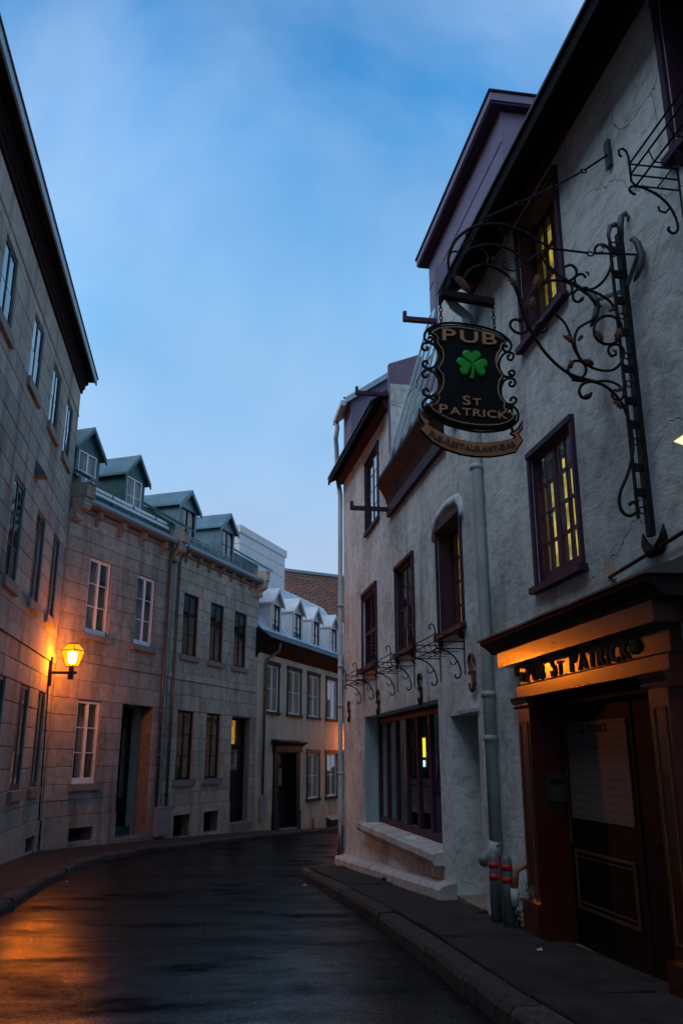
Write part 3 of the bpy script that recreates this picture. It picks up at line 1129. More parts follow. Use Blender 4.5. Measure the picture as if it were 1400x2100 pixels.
# ------------------------------------------------------------------ L2: stone house with green copper roof
def gl(s):
    p = LF(s, 0, 0)
    return g(p[0], p[1])
zbF = lambda s: gl(s) - .15
b2 = thing('stone_house', 'pale stone house with white windows and green copper roof right of the lit lamp', 'house', LF(2.8, 0, gl(2.8)))
ops2 = [(1.12, 2.16, 5.06, 7.17), (3.52, 4.55, 5.06, 7.17), (1.12, 2.17, 1.16, 3.30), (3.21, 4.87, -.33, 3.31), (1.14, 2.18, -.25, .08)]
w2 = wall_mesh(LF, .0, 5.62, -1.2, 8.62, .42, ops2).build('wall', M['mortar'], b2)
zl = courses([-.7, -.25, .08, .39, 1.16, 3.30, 4.28, 4.52, 5.06, 7.17, 8.32], .43)
pad = lambda ops: [(o[0] - .002, o[1] + .002, o[2] - .002, o[3] + .002) for o in ops]
ashlar(w2, LF, .06, 5.60, zl, pad(ops2) + [(-9, 99, 4.28, 4.52)], M['stone'], .55, 1.15, zb=zbF)
MB().box(LF, .03, 5.61, -.01, .05, 4.285, 4.515).build('string_course', M['stone'], b2)
MB().box(LF, .03, 5.61, -.01, .06, 8.325, 8.45).build('string_course', M['sill'], b2)
for a, b in ((.06, 1.13), (2.19, 3.20), (4.88, 5.60)):
    MB().hexa([LF(a, .005, zbF(a)), LF(b, .005, zbF(b)), LF(b, .06, zbF(b)), LF(a, .06, zbF(a)), LF(a, .005, .37), LF(b, .005, .37), LF(b, .045, .39), LF(a, .045, .39)]).build('plinth_stone', M['stone'], w2)
MB().box(LF, 1.14, 2.18, .005, .055, .082, .385).build('plinth_stone', M['stone'], w2)
MB().box(LF, 1.14, 2.18, .005, .09, -.40, -.255).build('plinth_stone', M['stone'], w2)
MB().box(LF, 1.15, 2.17, -.34, -.32, -.24, .07).build('cellar_grille', M['black'], b2)
window(b2, LF, 1.12, 2.16, 5.06, 7.17, M['white'], rec=.04, fw=.08, mull=.09, sill=(.14, .17, .10), skirt=.07, curt='right')
window(b2, LF, 3.52, 4.55, 5.06, 7.17, M['white'], rec=.04, fw=.08, mull=.09, sill=(.14, .17, .10), skirt=.07, curt='pair')
window(b2, LF, 1.12, 2.17, 1.16, 3.30, M['white'], rec=.04, fw=.08, mull=.09, sill=(.14, .17, .10), skirt=.07, curt='pair')
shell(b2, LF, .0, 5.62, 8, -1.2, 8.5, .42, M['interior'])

def panel_door(bld, fr, s0, s1, z0, z1, rec, mat, transom, tmat=None, side=None, name='door'):
    """recessed door: leaf with raised panels, transom light above, steps below"""
    e = .003
    d = MB()
    zt = z1 - transom
    d.box(fr, s0 + e, s0 + .09, -rec - .1, -rec, z0, z1 - e)
    d.box(fr, s1 - .09, s1 - e, -rec - .1, -rec, z0, z1 - e)
    d.box(fr, s0 + .092, s1 - .092, -rec - .1, -rec, zt - .06, zt)
    d.box(fr, s0 + .092, s1 - .092, -rec - .1, -rec, z1 - .10, z1 - e)
    a, b = s0 + .095, s1 - .095
    if side:
        b2_ = b - side
        d.box(fr, b2_ - .05, b2_, -rec - .1, -rec, z0, zt - .062)
        d.box(fr, b2_ + .002, b, -rec - .08, -rec - .02, z0, z0 + .8)
        pan = (b2_ + .004, b, z0 + .8, zt - .064)
        lo = b2_ - .053
    else:
        pan, lo = None, b
    d.box(fr, a, lo, -rec - .075, -rec - .03, z0 + .02, zt - .063)
    o = d.build(name, mat, bld)
    h = zt - z0
    for (p, q) in ((.06, .30), (.36, .60)):
        MB().box(fr, a + .12, lo - .12, -rec - .031, -rec - .012, z0 + h * p, z0 + h * q).build('door_panel', mat, o)
    MB().box(fr, a + .14, lo - .14, -rec - .03, -rec - .022, z0 + h * .66, z0 + h * .93).build('pane', M['glass'], o)
    if pan:
        for k in range(3):
            q0 = pan[2] + (pan[3] - pan[2]) * k / 3
            MB().box(fr, pan[0], pan[1], -rec - .05, -rec - .045, q0 + .012, q0 + (pan[3] - pan[2]) / 3 - .012).build('pane', M['glass'], o)
        MB().box(fr, pan[0], pan[1], -rec - .2, -rec - .19, pan[2], pan[3]).build('blind', M['curtain'], o)
    MB().lathe(fr(lo - .06, -rec + .02, z0 + h * .45), [(.012, -.03), (.028, -.015), (.03, .0), (.028, .015), (.012, .03)], 10).build('handle', M['gold'], o)
    n = 3
    for k in range(n):
        p0, p1 = a + (b - a) * k / n, a + (b - a) * (k + 1) / n
        MB().box(fr, p0 + .015, p1 - .015, -rec - .06, -rec - .054, zt + .002, z1 - .102).build('pane', M['glass'], o)
    if tmat:
        MB().box(fr, a, a + (b - a) * .62, -rec - .12, -rec - .11, zt, z1 - .1).build('lit_blind', tmat, o)
    return o
# deep door recess of L2
st = MB()
for (s0_, s1_, n0_, n1_, z0_, z1_) in ((3.17, 3.205, -.95, -.43, -.4, 3.31), (4.875, 4.91, -.95, -.43, -.4, 3.31)):
    st.box(LF, s0_, s1_, n0_, n1_, z0_, z1_)
st.box(LF, 3.17, 4.91, -.95, -.43, 3.312, 3.36)
st.build('door_recess', M['stone'], b2)
MB().box(LF, 3.15, 4.93, -.95, .14, zbF(4) - .2, -.345).build('door_step', M['sill'], b2)
MB().box(LF, 3.22, 4.86, -.75, -.55, -.343, -.12).build('threshold', M['copper'], b2)
panel_door(b2, LF, 3.22, 4.86, -.118, 3.30, .70, M['black_frame'], .55, side=.36)
# eaves: gutter, consoles, corner corbels
gp = [(.10, 8.46), (.30, 8.50), (.34, 8.56), (.34, 8.66), (.30, 8.66), (.29, 8.60), (.10, 8.60)]
MB().prism([LF(.5, a, b) for a, b in gp], [LF(5.28, a, b) for a, b in gp]).build('gutter', M['gutter'], b2)
for s in (1.2, 2.36, 3.52, 4.76):
    console(b2, LF, s, 8.05, .15, .40, .22, M['sill'])
def party_end(bld, s, w, mat, capmat, nm='parapet'):
    """corbelled stone end of a party wall with its sloping coping"""
    o = console(bld, LF, s, 7.98, w, .62, .40, mat, name='corbel')
    MB().box(LF, s - w / 2 - .02, s + w / 2 + .02, -.05, .46, 8.602, 9.00).build('corbel_block', mat, bld)
    MB().hexa([LF(s - w / 2 - .07, .56, 9.002), LF(s + w / 2 + .07, .56, 9.002), LF(s + w / 2 + .07, -3.2, 11.25), LF(s - w / 2 - .07, -3.2, 11.25),
               LF(s - w / 2 - .07, .56, 9.09), LF(s + w / 2 + .07, .56, 9.09), LF(s + w / 2 + .07, -3.2, 11.36), LF(s - w / 2 - .07, -3.2, 11.36)]).build('coping', capmat, bld)
    MB().prism([LF(s - w / 2, -.06, 8.45), LF(s - w / 2, -.06, 9.30), LF(s - w / 2, -3.2, 11.2), LF(s - w / 2, -3.2, 8.45)], [LF(s + w / 2, -.06, 8.45), LF(s + w / 2, -.06, 9.30), LF(s + w / 2, -3.2, 11.2), LF(s + w / 2, -3.2, 8.45)]).build('party_wall', capmat, bld)
party_end(b2, .28, .34, M['stone'], M['copper'])
party_end(b2, 5.50, .30, M['stone'], M['copper'])
SL = .66
roof_plane(b2, LF, .46, 5.33, .30, 8.60, -3.2, 8.60 + 3.5 * SL, .05, M['copper'], seams=.55)
roof_plane(b2, LF, .46, 5.33, -3.21, 8.60 + 3.5 * SL, -8, 8.2, .05, M['copper'])
dormer(b2, LF, .82, 1.94, 9.10, 10.50, 11.12, -.55, SL, M['copper'], M['tin'], M['white'], curt=True)
dormer(b2, LF, 3.31, 4.43, 9.10, 10.50, 11.12, -.55, SL, M['copper'], M['tin'], M['white'], curt=True)
for k, (n_, z_) in enumerate(((-.06, 9.00), (-.14, 9.17))):
    r_ = MB().box(LF, .60, 5.22, n_ - .02, n_ + .02, z_, z_ + .085).build('snow_guard_rail', M['white'], b2)
for s in (.9, 2.1, 3.2, 4.5):
    MB().hexa([LF(s - .015, -.02, 8.78), LF(s + .015, -.02, 8.78), LF(s + .015, -.18, 8.9), LF(s - .015, -.18, 8.9), LF(s - .015, -.085, 9.24), LF(s + .015, -.085, 9.24), LF(s + .015, -.10, 9.26), LF(s - .015, -.10, 9.26)]).build('rail_bracket', M['tin'], b2)
# metal chimney behind
ch = MB()
ch.box(LF, 1.0, 1.5, -1.9, -1.3, 9.6, 12.1)
ch.box(LF, .94, 1.56, -1.96, -1.24, 12.102, 12.28)
ch.build('chimney', M['bluegrey'], b2)
x0_, y0_, _ = LF(5.20, .10, 0)
downpipe(b2, [LF(5.12, .26, 8.5), LF(5.14, .24, 8.32), LF(5.2, .10, 8.12), LF(5.2, .09, 4.0), LF(5.22, .09, .36)], .05, M['dark_pipe'], [LF(5.2, .09, z) for z in (6.6, 3.2, 1.9)])

# ------------------------------------------------------------------ L3: grey stone house
b3 = thing('stone_house', 'grey stone house with near-black windows and blue-grey sheet roof', 'house', LF(9, 0, gl(9)))
UW3 = [(6.37, 7.39), (8.29, 9.30), (10.2, 11.24)]
DW3 = [(6.37, 7.43), (8.33, 9.36)]
ops3 = [(a, b, 5.07, 7.12) for a, b in UW3] + [(a, b, 1.14, 3.29) for a, b in DW3] + [(10.28, 11.85, -.47, 3.26), (6.38, 7.46, -.56, .09), (8.36, 9.44, -.56, .07)]
w3 = wall_mesh(LF, 5.635, 12.33, -1.4, 8.62, .42, ops3).build('wall', M['mortar'], b3)
zl = courses([-1.0, -.56, .08, .37, 1.14, 3.29, 4.25, 4.48, 5.07, 7.12, 8.32], .43)
ashlar(w3, LF, 5.65, 12.31, zl, pad(ops3) + [(-9, 99, 4.25, 4.48)], M['stone2'], .5, 1.05, zb=zbF)
MB().box(LF, 5.65, 12.31, -.01, .05, 4.255, 4.475).build('string_course', M['stone2'], b3)
MB().box(LF, 5.65, 12.31, -.01, .06, 8.325, 8.45).build('string_course', M['sill'], b3)
for a, b in ((5.64, 6.37), (7.47, 8.35), (9.45, 10.27), (11.86, 12.31)):
    MB().hexa([LF(a, .005, zbF(a)), LF(b, .005, zbF(b)), LF(b, .06, zbF(b)), LF(a, .06, zbF(a)), LF(a, .005, .35), LF(b, .005, .35), LF(b, .045, .365), LF(a, .045, .365)]).build('plinth_stone', M['stone2'], w3)
for a, b in ((6.38, 7.46), (8.36, 9.44)):
    MB().box(LF, a, b, .005, .055, .093, .362).build('plinth_stone', M['stone2'], w3)
    MB().box(LF, a + .01, b - .01, -.3, -.28, -.55, .06).build('cellar_grille', M['black'], b3)
for a, b in UW3:
    window(b3, LF, a, b, 5.07, 7.12, M['black_frame'], rec=.05, fw=.075, mull=.08, bar=.03, sill=(.14, .17, .10), curt=random.choice([None, 'right', None]))
for a, b in DW3:
    window(b3, LF, a, b, 1.14, 3.29, M['black_frame'], rec=.05, fw=.075, mull=.08, bar=.03, sill=(.14, .18, .11), curt=None)
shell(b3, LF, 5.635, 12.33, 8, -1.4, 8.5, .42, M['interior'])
dr3 = panel_door(b3, LF, 10.285, 11.845, -.40, 3.255, .22, M['black_frame'], .95, tmat=M['transom'])
MB().box(LF, 10.22, 11.91, -.41, .12, zbF(11) - .2, -.405).build('door_step', M['sill'], b3)
# house number painted on the glass above the door leaf
MB().prism([LF(5.68 + a, p, q) for a, p, q in ((0, 0, 0), (0, 0, 0), (0, 0, 0))], [LF(0, 0, 0)] * 3) if False else None
MB().prism([LF(5.92, p, q) for p, q in gp], [LF(12.02, p, q) for p, q in gp]).build('gutter', M['gutter'], b3)
for s in (6.3, 7.15, 8.0, 8.85, 9.7, 10.55, 11.4):
    console(b3, LF, s, 8.14, .12, .31, .20, M['sill'])
party_end(b3, 12.17, .30, M['stone2'], M['tin'])
roof_plane(b3, LF, 5.68, 12.01, .30, 8.60, -3.2, 8.60 + 3.5 * SL, .05, M['tin'], seams=.55)
roof_plane(b3, LF, 5.68, 12.01, -3.21, 8.60 + 3.5 * SL, -8, 8.2, .05, M['tin'])
dormer(b3, LF, 6.70, 7.93, 9.10, 10.44, 10.98, -.55, SL, M['tin'], M['tin'], M['black_frame'], curt=True)
dormer(b3, LF, 9.85, 11.05, 9.10, 10.44, 10.98, -.55, SL, M['tin'], M['tin'], M['black_frame'], curt=True)
for k, (n_, z_) in enumerate(((.02, 8.98), (-.02, 9.10))):
    for a, b in ((6.0, 8.1), (8.15, 9.8), (11.1, 11.98)):
        MB().tube([LF(a, n_, z_), LF(b, n_, z_)], .018, 6).build('snow_guard_rail', M['gutter'], b3)
s = 6.05
while s < 12:
    MB().tube([LF(s, .16, 8.72), LF(s, .04, 9.02), LF(s, -.04, 9.16), LF(s, -.2, 8.96)], .014, 5).build('rail_bracket', M['gutter'], b3)
    s += .62
downpipe(b3, [LF(5.86, .26, 8.5), LF(5.86, .22, 8.32), LF(5.84, .09, 8.12), LF(5.84, .08, 4.0), LF(5.82, .08, .36)], .045, M['dark_pipe'], [LF(5.84, .08, z) for z in (6.4, 3.1)])
ub = MB()
ub.box(LF, 5.14, 5.90, .07, .24, gl(5.5) + .10, .36)
ub.box(LF, 5.12, 5.92, .05, .26, .362, .40)
uo = ub.build('utility_box', M['grey_box'])
tag(uo, 'plain grey metal box at the foot of two downpipes between stone houses', 'box')
MB().box(LF, 5.17, 5.87, .242, .25, gl(5.5) + .13, .33).build('cover', M['grey_box'], uo)
MB().box(LF, 5.36, 5.40, .252, .262, -.05, .02).build('latch', M['dark_pipe'], uo)

# ------------------------------------------------------------------ L4: cream stucco house with white tin roof
b4 = thing('cream_house', 'cream stucco house with black window casings and four white tin dormers', 'house', LF(18, 0, gl(18)))
UW4 = [(13.28, 14.45), (15.52, 16.9), (17.92, 19.26), (20.34, 21.72), (22.9, 24.2)]
DW4 = [(17.92, 19.30), (20.34, 21.78), (22.9, 24.2)]
ops4 = [(a, b, 3.60, 5.44) for a, b in UW4] + [(a, b, .10, 2.02) for a, b in DW4] + [(14.25, 16.75, -.95, 2.15)]
w4 = wall_mesh(LF, 12.36, 26.5, -2.4, 6.2, .42, ops4, step=.5, rough=.012, seed=3).build('wall', M['cream'], b4)
for a, b in UW4:
    window(b4, LF, a, b, 3.60, 5.44, M['white'], rec=.03, fw=.07, mull=.08, rows=2, sub=1, curt=None, casing=(.14, .03), casing_mat=M['black_frame'])
for a, b in DW4:
    window(b4, LF, a, b, .10, 2.02, M['white'], rec=.03, fw=.07, mull=.08, rows=2, sub=1, curt=None, casing=(.14, .03), casing_mat=M['black_frame'])
shell(b4, LF, 12.36, 26.5, 8, -2.4, 6.2, .42, M['interior'])
panel_door(b4, LF, 14.55, 16.45, -.93, 2.0, .25, M['black_frame'], .42, side=.34)
ds = MB()
for a, b in ((14.1, 14.54), (16.46, 16.9)):
    ds.box(LF, a, b, -.3, .07, gl(15.5) - .3, 2.05)
    ds.box(LF, a - .03, b + .03, -.29, .11, gl(15.5) - .3, -.30)
ds.box(LF, 14.55, 16.45, -.3, .05, 2.003, 2.05)
ds.box(LF, 14.02, 16.98, -.02, .13, 2.052, 2.30)
cp = [(-.02, 2.302), (.14, 2.302), (.22, 2.38), (.34, 2.42), (.34, 2.47), (-.02, 2.50)]
ds.prism([LF(13.9, p, q) for p, q in cp], [LF(17.1, p, q) for p, q in cp])
ds.build('door_surround', M['black_frame'], b4)
MB().box(LF, 14.56, 16.44, -.30, .15, gl(15.5) - .3, -.935).build('door_step', M['sill'], b4)
fl = MB().hexa([LF(13.88, .36, 2.502), LF(17.12, .36, 2.502), LF(17.12, -.01, 2.53), LF(13.88, -.01, 2.53), LF(13.88, .36, 2.52), LF(17.12, .36, 2.52), LF(17.12, -.01, 2.56), LF(13.88, -.01, 2.56)]).build('flashing', M['gutter'], b4)
# deep black eaves with a slated bell-cast edge
ev = [(-.3, 5.85), (.02, 5.85), (.40, 6.18), (.52, 6.30), (.56, 6.38), (-.3, 6.9)]
MB().prism([LF(12.2, p, q) for p, q in ev], [LF(26.5, p, q) for p, q in ev]).build('eaves', M['soffit'], b4)
MB().prism([LF(12.13, p, q) for p, q in [(-.3, 5.6), (.02, 5.6), (.5, 6.3), (.58, 6.44), (-.3, 7.0)]], [LF(12.195, p, q) for p, q in [(-.3, 5.6), (.02, 5.6), (.5, 6.3), (.58, 6.44), (-.3, 7.0)]]).build('eaves_end', M['soffit'], b4)
for r_ in range(3):
    s = 12.22 + (r_ % 2) * .12
    while s < 24.5:
        w_ = random.uniform(.2, .3)
        n0_, z0_ = .60 - r_ * .17, 6.385 + r_ * .13
        MB().hexa([LF(s, n0_, z0_), LF(s + w_ - .012, n0_ + random.uniform(-.02, .02), z0_), LF(s + w_ - .012, n0_ - .24, z0_ + .17), LF(s, n0_ - .24, z0_ + .17),
                   LF(s, n0_, z0_ + .025), LF(s + w_ - .012, n0_, z0_ + .02), LF(s + w_ - .012, n0_ - .24, z0_ + .20), LF(s, n0_ - .24, z0_ + .195)]).build('slate', M['slate'], b4)
        s += w_
SL4 = 1.22
roof_plane(b4, LF, 12.4, 26.5, .18, 6.66, -2.5, 6.82 + 2.6 * SL4, .05, M['white_tin'], seams=1.2)
roof_plane(b4, LF, 12.4, 26.5, -2.51, 6.82 + 2.6 * SL4, -8, 6.3, .05, M['white_tin'])
for a, b in ((13.30, 14.55), (15.62, 16.98), (17.92, 19.25), (20.38, 21.76), (23.0, 24.4)):
    dormer(b4, LF, a + .06, b - .06, 6.58, 8.0, 8.60, .08, SL4, M['white_tin'], M['white_tin'], M['black_frame'], ov=.07, curt=None, face=M['white_tin'], fw_=.17, head=.05)
cm = MB()
cm.box(LF, 15.4, 20.7, -3.4, -2.45, 8.6, 11.7)
cm.box(LF, 15.3, 20.8, -3.5, -2.38, 11.702, 12.05)
cmo = cm.build('chimney', M['white_tin'], b4)
for z_ in (9.3, 9.95, 10.6, 11.2):
    MB().box(LF, 15.38, 20.72, -3.42, -2.435, z_, z_ + .018).build('cladding_seam', M['bluegrey'], cmo)
downpipe(b4, [LF(13.4, .5, 6.3), LF(13.35, .48, 5.95), LF(13.0, .10, 5.60), LF(12.95, .09, 5.3), LF(12.95, .09, .45)], .055, M['dark_pipe'], [LF(12.95, .09, z) for z in (5.1, 3.2, 1.4)])
MB().box(LF, 12.8, 13.12, .05, .2, -.45, .44).build('pipe_guard', M['grey_box'], b4)
vb = MB()
vb.box(LF, 20.4, 21.9, .0, .12, gl(21) + .05, -.95)
vbo = vb.build('cellar_hatch', M['black_frame'], b4)
MB().hexa([LF(20.3, -.01, -.80), LF(22.0, -.01, -.80), LF(22.0, .28, -.93), LF(20.3, .28, -.93), LF(20.3, -.01, -.76), LF(22.0, -.01, -.76), LF(22.0, .28, -.90), LF(20.3, .28, -.90)]).build('hatch_hood', M['gutter'], vbo)
MB().tube([LF(18.35, .12, gl(18.3) - .05), LF(18.35, .12, -.70)], .05, 8).build('vent_pipe', M['terracotta'], b4, smooth=True)

# ------------------------------------------------------------------ far brick building behind the roofs
aB = R(69)
BR = frame((4.3, 49.85, 0), (math.sin(aB), math.cos(aB), 0), (math.cos(aB), -math.sin(aB), 0))
b5 = thing('brick_building', 'red brick building rising behind the white tin roof', 'building', BR(4, 0, -2))
MB().box(BR, 0, 12, -6, -.012, -3, 12.75).build('wall', M['bmortar'], b5)
bk = MB()
z = 8.9
r_ = 0
while z < 12.7:
    s = .02 + (r_ % 2) * .21
    while s < 8:
        d = random.uniform(-.004, .006)
        bk.box(BR, s, s + .375, -.02, .012 + d, z, z + .105)
        s += .42
    z += .14
    r_ += 1
bo = bk.build('brickwork', M['brick'], b5)
bo['kind'] = 'stuff'
MB().box(BR, .9, 2.4, -.02, .03, 12.42, 12.52).build('stone_band', M['sill'], b5)
MB().box(BR, 3.2, 6.4, -.02, .03, 12.30, 12.40).build('stone_band', M['sill'], b5)
MB().box(BR, 0, 9, -.02, .03, 10.42, 10.50).build('stone_band', M['sill'], b5)
MB().box(BR, -.1, 12.1, -6.1, .12, 12.752, 12.92).build('coping', M['gutter'], b5)

# ------------------------------------------------------------------ unseen houses inside the bend past the pub corner, sized to block reflected sky
IN = frame((4.85, 21.4, 0), (math.sin(A), math.cos(A), 0), (-math.cos(A), math.sin(A), 0))
b6 = thing('bend_house', 'stone house on the inner side of the bend, hidden beyond the pub corner', 'house', IN(10, 0, -1))
opsI = [(1.5 + 2.6 * k, 2.6 + 2.6 * k, z, z + 1.9) for k in range(14) for z in (.2, 3.9)]
wI = wall_mesh(IN, 0, 40, -2.6, 9.2, .4, opsI).build('wall', M['stone2'], b6)
shell(b6, IN, 0, 40, 5.2, -2.6, 9.2, .4, M['interior'])
for o in opsI:
    window(b6, IN, *o, M['white'], rec=.05, fw=.08, mull=.08, sill=(.12, .15, .08))
roof_plane(b6, IN, -.2, 40.2, .35, 9.15, -2.7, 11.2, .06, M['slate'])
roof_plane(b6, IN, -.2, 40.2, -2.71, 11.2, -5.5, 9.2, .06, M['slate'])
# ------------------------------------------------------------------ lettering
_glyph = {}
def glyph(ch, ext=.5, bev=.0):
    k = (ch, ext, bev)
    if k not in _glyph:
        cu = bpy.data.curves.new('glyph', 'FONT')
        cu.body = ch
        cu.size = 1
        cu.extrude = ext
        cu.bevel_depth = bev
        cu.offset = .012
        cu.resolution_u = 3
        ob = bpy.data.objects.new('glyph', cu)
        col.objects.link(ob)
        dg = bpy.context.evaluated_depsgraph_get()
        me = bpy.data.meshes.new_from_object(ob.evaluated_get(dg))
        v = [tuple(x.co) for x in me.vertices]
        f = [tuple(p.vertices) for p in me.polygons]
        bpy.data.objects.remove(ob)
        bpy.data.curves.remove(cu)
        bpy.data.meshes.remove(me)
        x0, x1 = (min(q[0] for q in v), max(q[0] for q in v)) if v else (0, 0)
        _glyph[k] = ([(q[0] - x0, q[1], q[2]) for q in v], f, x1 - x0)
    return _glyph[k]

CAP = .69                                  # cap height of the built-in face at size 1
def text_on(parent, text, at, length, mat, name='letter', gap=.28, space=.45, wide=1.0, depth=.02, bev=0.0, heights=None, serif=True, cap=None):
    """raised letters; at(t) -> (point, right, up, out) for t in metres along the line, heights per letter (cap height, m)"""
    hs = heights or [1] * len(text)
    if cap:                                # choose the letter width so that the line has this cap height
        W0 = sum(glyph(c)[2] / CAP * h for c, h in zip(text, hs) if c != ' ')
        G0 = sum(space * h for c, h in zip(text, hs) if c == ' ') + sum(gap * .5 * (hs[i] + hs[i + 1]) * .35 for i in range(len(text) - 1))
        wide = (length / cap - G0) / W0
    adv = []
    for c, h in zip(text, hs):
        w = space * h if c == ' ' else glyph(c)[2] / CAP * h * wide
        adv.append(w)
    raw = sum(adv) + sum(gap * .5 * (hs[i] + hs[i + 1]) * .35 for i in range(len(text) - 1))
    k = length / raw
    t = 0
    for i, c in enumerate(text):
        w = adv[i] * k
        if c != ' ':
            h = hs[i] * k
            P, Rv, U, O = [Vector(q) for q in at(t + w / 2)]
            v, f, gw = glyph(c, .5, bev)
            sx = w / gw
            sy = h / CAP
            m = MB()
            m.add([P + Rv * (q[0] * sx - w / 2) + U * (q[1] * sy) + O * (q[2] * depth + depth * .5) for q in v], f)
            if serif and c in 'PUBTARIKNE':
                th = h * .07
                feet = {'P': (.1,), 'U': (), 'B': (), 'T': (.5,), 'A': (.06, .94), 'R': (.1, .92), 'I': (.5,), 'K': (.1, .92), 'N': (.1,), 'E': ()}[c]
                for q in feet:
                    cx = -w / 2 + q * w
                    b_ = [P + Rv * (cx + a * h * .13) + U * (bb) + O * oo for oo in (0.002, depth * .9) for a, bb in ((-1, 0), (1, 0), (1, th), (-1, th))]
                    m.hexa([b_[0], b_[1], b_[5], b_[4], b_[3], b_[2], b_[6], b_[7]])
            m.build(name, mat, parent)
        t += w + (gap * .5 * (hs[i] + hs[min(i + 1, len(text) - 1)]) * .35) * k

def line_at(P, Rv, U, O):
    P, Rv = Vector(P), Vector(Rv)
    return lambda t: (P + Rv * t, Rv, U, O)

def path_at(pts, y):
    """text path through (x,z) points in a plane facing -Y"""
    seg = [math.dist(a, b) for a, b in zip(pts, pts[1:])]
    def f(t):
        for i, d in enumerate(seg):
            if t <= d or i == len(seg) - 1:
                u = min(1, t / d)
                a, b = pts[i], pts[i + 1]
                # smooth direction
                tx, tz = b[0] - a[0], b[1] - a[1]
                if u > .5 and i + 2 < len(pts):
                    c = pts[i + 2]
                    w = (u - .5)
                    tx, tz = tx * (1 - w) + (c[0] - b[0]) * w, tz * (1 - w) + (c[1] - b[1]) * w
                k = math.hypot(tx, tz)
                return ((a[0] + (b[0] - a[0]) * u, y, a[1] + (b[1] - a[1]) * u), (tx / k, 0, tz / k), (-tz / k, 0, tx / k), (0, -1, 0))
            t -= d
    return f, sum(seg)

def shamrock(parent, C, Rv, U, O, size, mat, depth, name='shamrock'):
    C, Rv, U, O = Vector(C), Vector(Rv), Vector(U), Vector(O)
    def P(a, b, d=0):
        return C + Rv * (a * size) + U * (b * size) + O * d
    def leaf(an):
        pts = []
        for k in range(24):
            t = 2 * math.pi * k / 24
            x = 16 * math.sin(t) ** 3
            y = 13 * math.cos(t) - 5 * math.cos(2 * t) - 2 * math.cos(3 * t) - math.cos(4 * t)
            x, y = x / 34 * .66, (y + 15.5) / 34 * .60
            pts.append((x * math.cos(an) - y * math.sin(an), x * math.sin(an) + y * math.cos(an)))
        return pts
    m = MB()
    for j, an in enumerate((R(2), R(108), R(-104))):
        p = leaf(an)
        cx = sum(q[0] for q in p) / 24
        cy = sum(q[1] for q in p) / 24
        e = .0008 * j
        n = len(p)
        b = len(m.v)
        m.v += [tuple(P(x, y, 0)) for x, y in p]
        m.v += [tuple(P(x, y, depth * .7 + e)) for x, y in p]
        m.v += [tuple(P(cx + (x - cx) * .8, cy + (y - cy) * .8, depth + e)) for x, y in p]
        m.v.append(tuple(P(cx, cy, depth * 1.05 + e)))
        for i in range(n):
            i2 = (i + 1) % n
            m.f += [(b + i, b + i2, b + n + i2, b + n + i), (b + n + i, b + n + i2, b + 2 * n + i2, b + 2 * n + i), (b + 2 * n + i, b + 2 * n + i2, b + 3 * n)]
    st_ = [(0, .02), (.02, -.2), (0, -.38), (-.05, -.5)]
    wd = [.035, .04, .05, .06]
    pa = [P(x - w, y, 0) for (x, y), w in zip(st_, wd)] + [P(x + w, y, 0) for (x, y), w in list(zip(st_, wd))[::-1]]
    pb = [q + O * depth * .8 for q in pa]
    m.prism(pa, pb)
    return m.build(name, mat, parent)

text_on(dr3, '36', line_at(LF(10.95, -.20, 1.90), (math.sin(A), math.cos(A), 0), (0, 0, 1), (math.cos(A), -math.sin(A), 0)), 0.20, M['grey_box'], depth=.006, serif=False)

# ------------------------------------------------------------------ pub row: corner building (beyond the downpipe)
zbP = lambda s: g(XP, s) - .15
bc = thing('stucco_corner_building', 'rough white stucco corner building with glazed purple dormer and wide shop window', 'building', PUB(13, 0, g(XP, 13)))
opsC = [(14.50, 15.74, 6.08, 7.50), (14.86, 16.14, 3.45, 4.86), (12.06, 13.20, 3.40, 4.77), (9.63, 10.67, 3.35, 4.74), (10.90, 16.12, .68, 2.55), (9.28, 10.34, -.2, 2.30), (10.35, 13.38, 6.30, 8.3)]
wc = wall_mesh(PUB, 8.75, 18.55, -.9, 8.22, .42, opsC, step=.3, rough=.02, seed=1).build('wall', M['stucco'], bc, smooth=False)
shell(bc, PUB, 8.75, 18.55, 7.5, -.9, 8.22, .42, M['interior'])

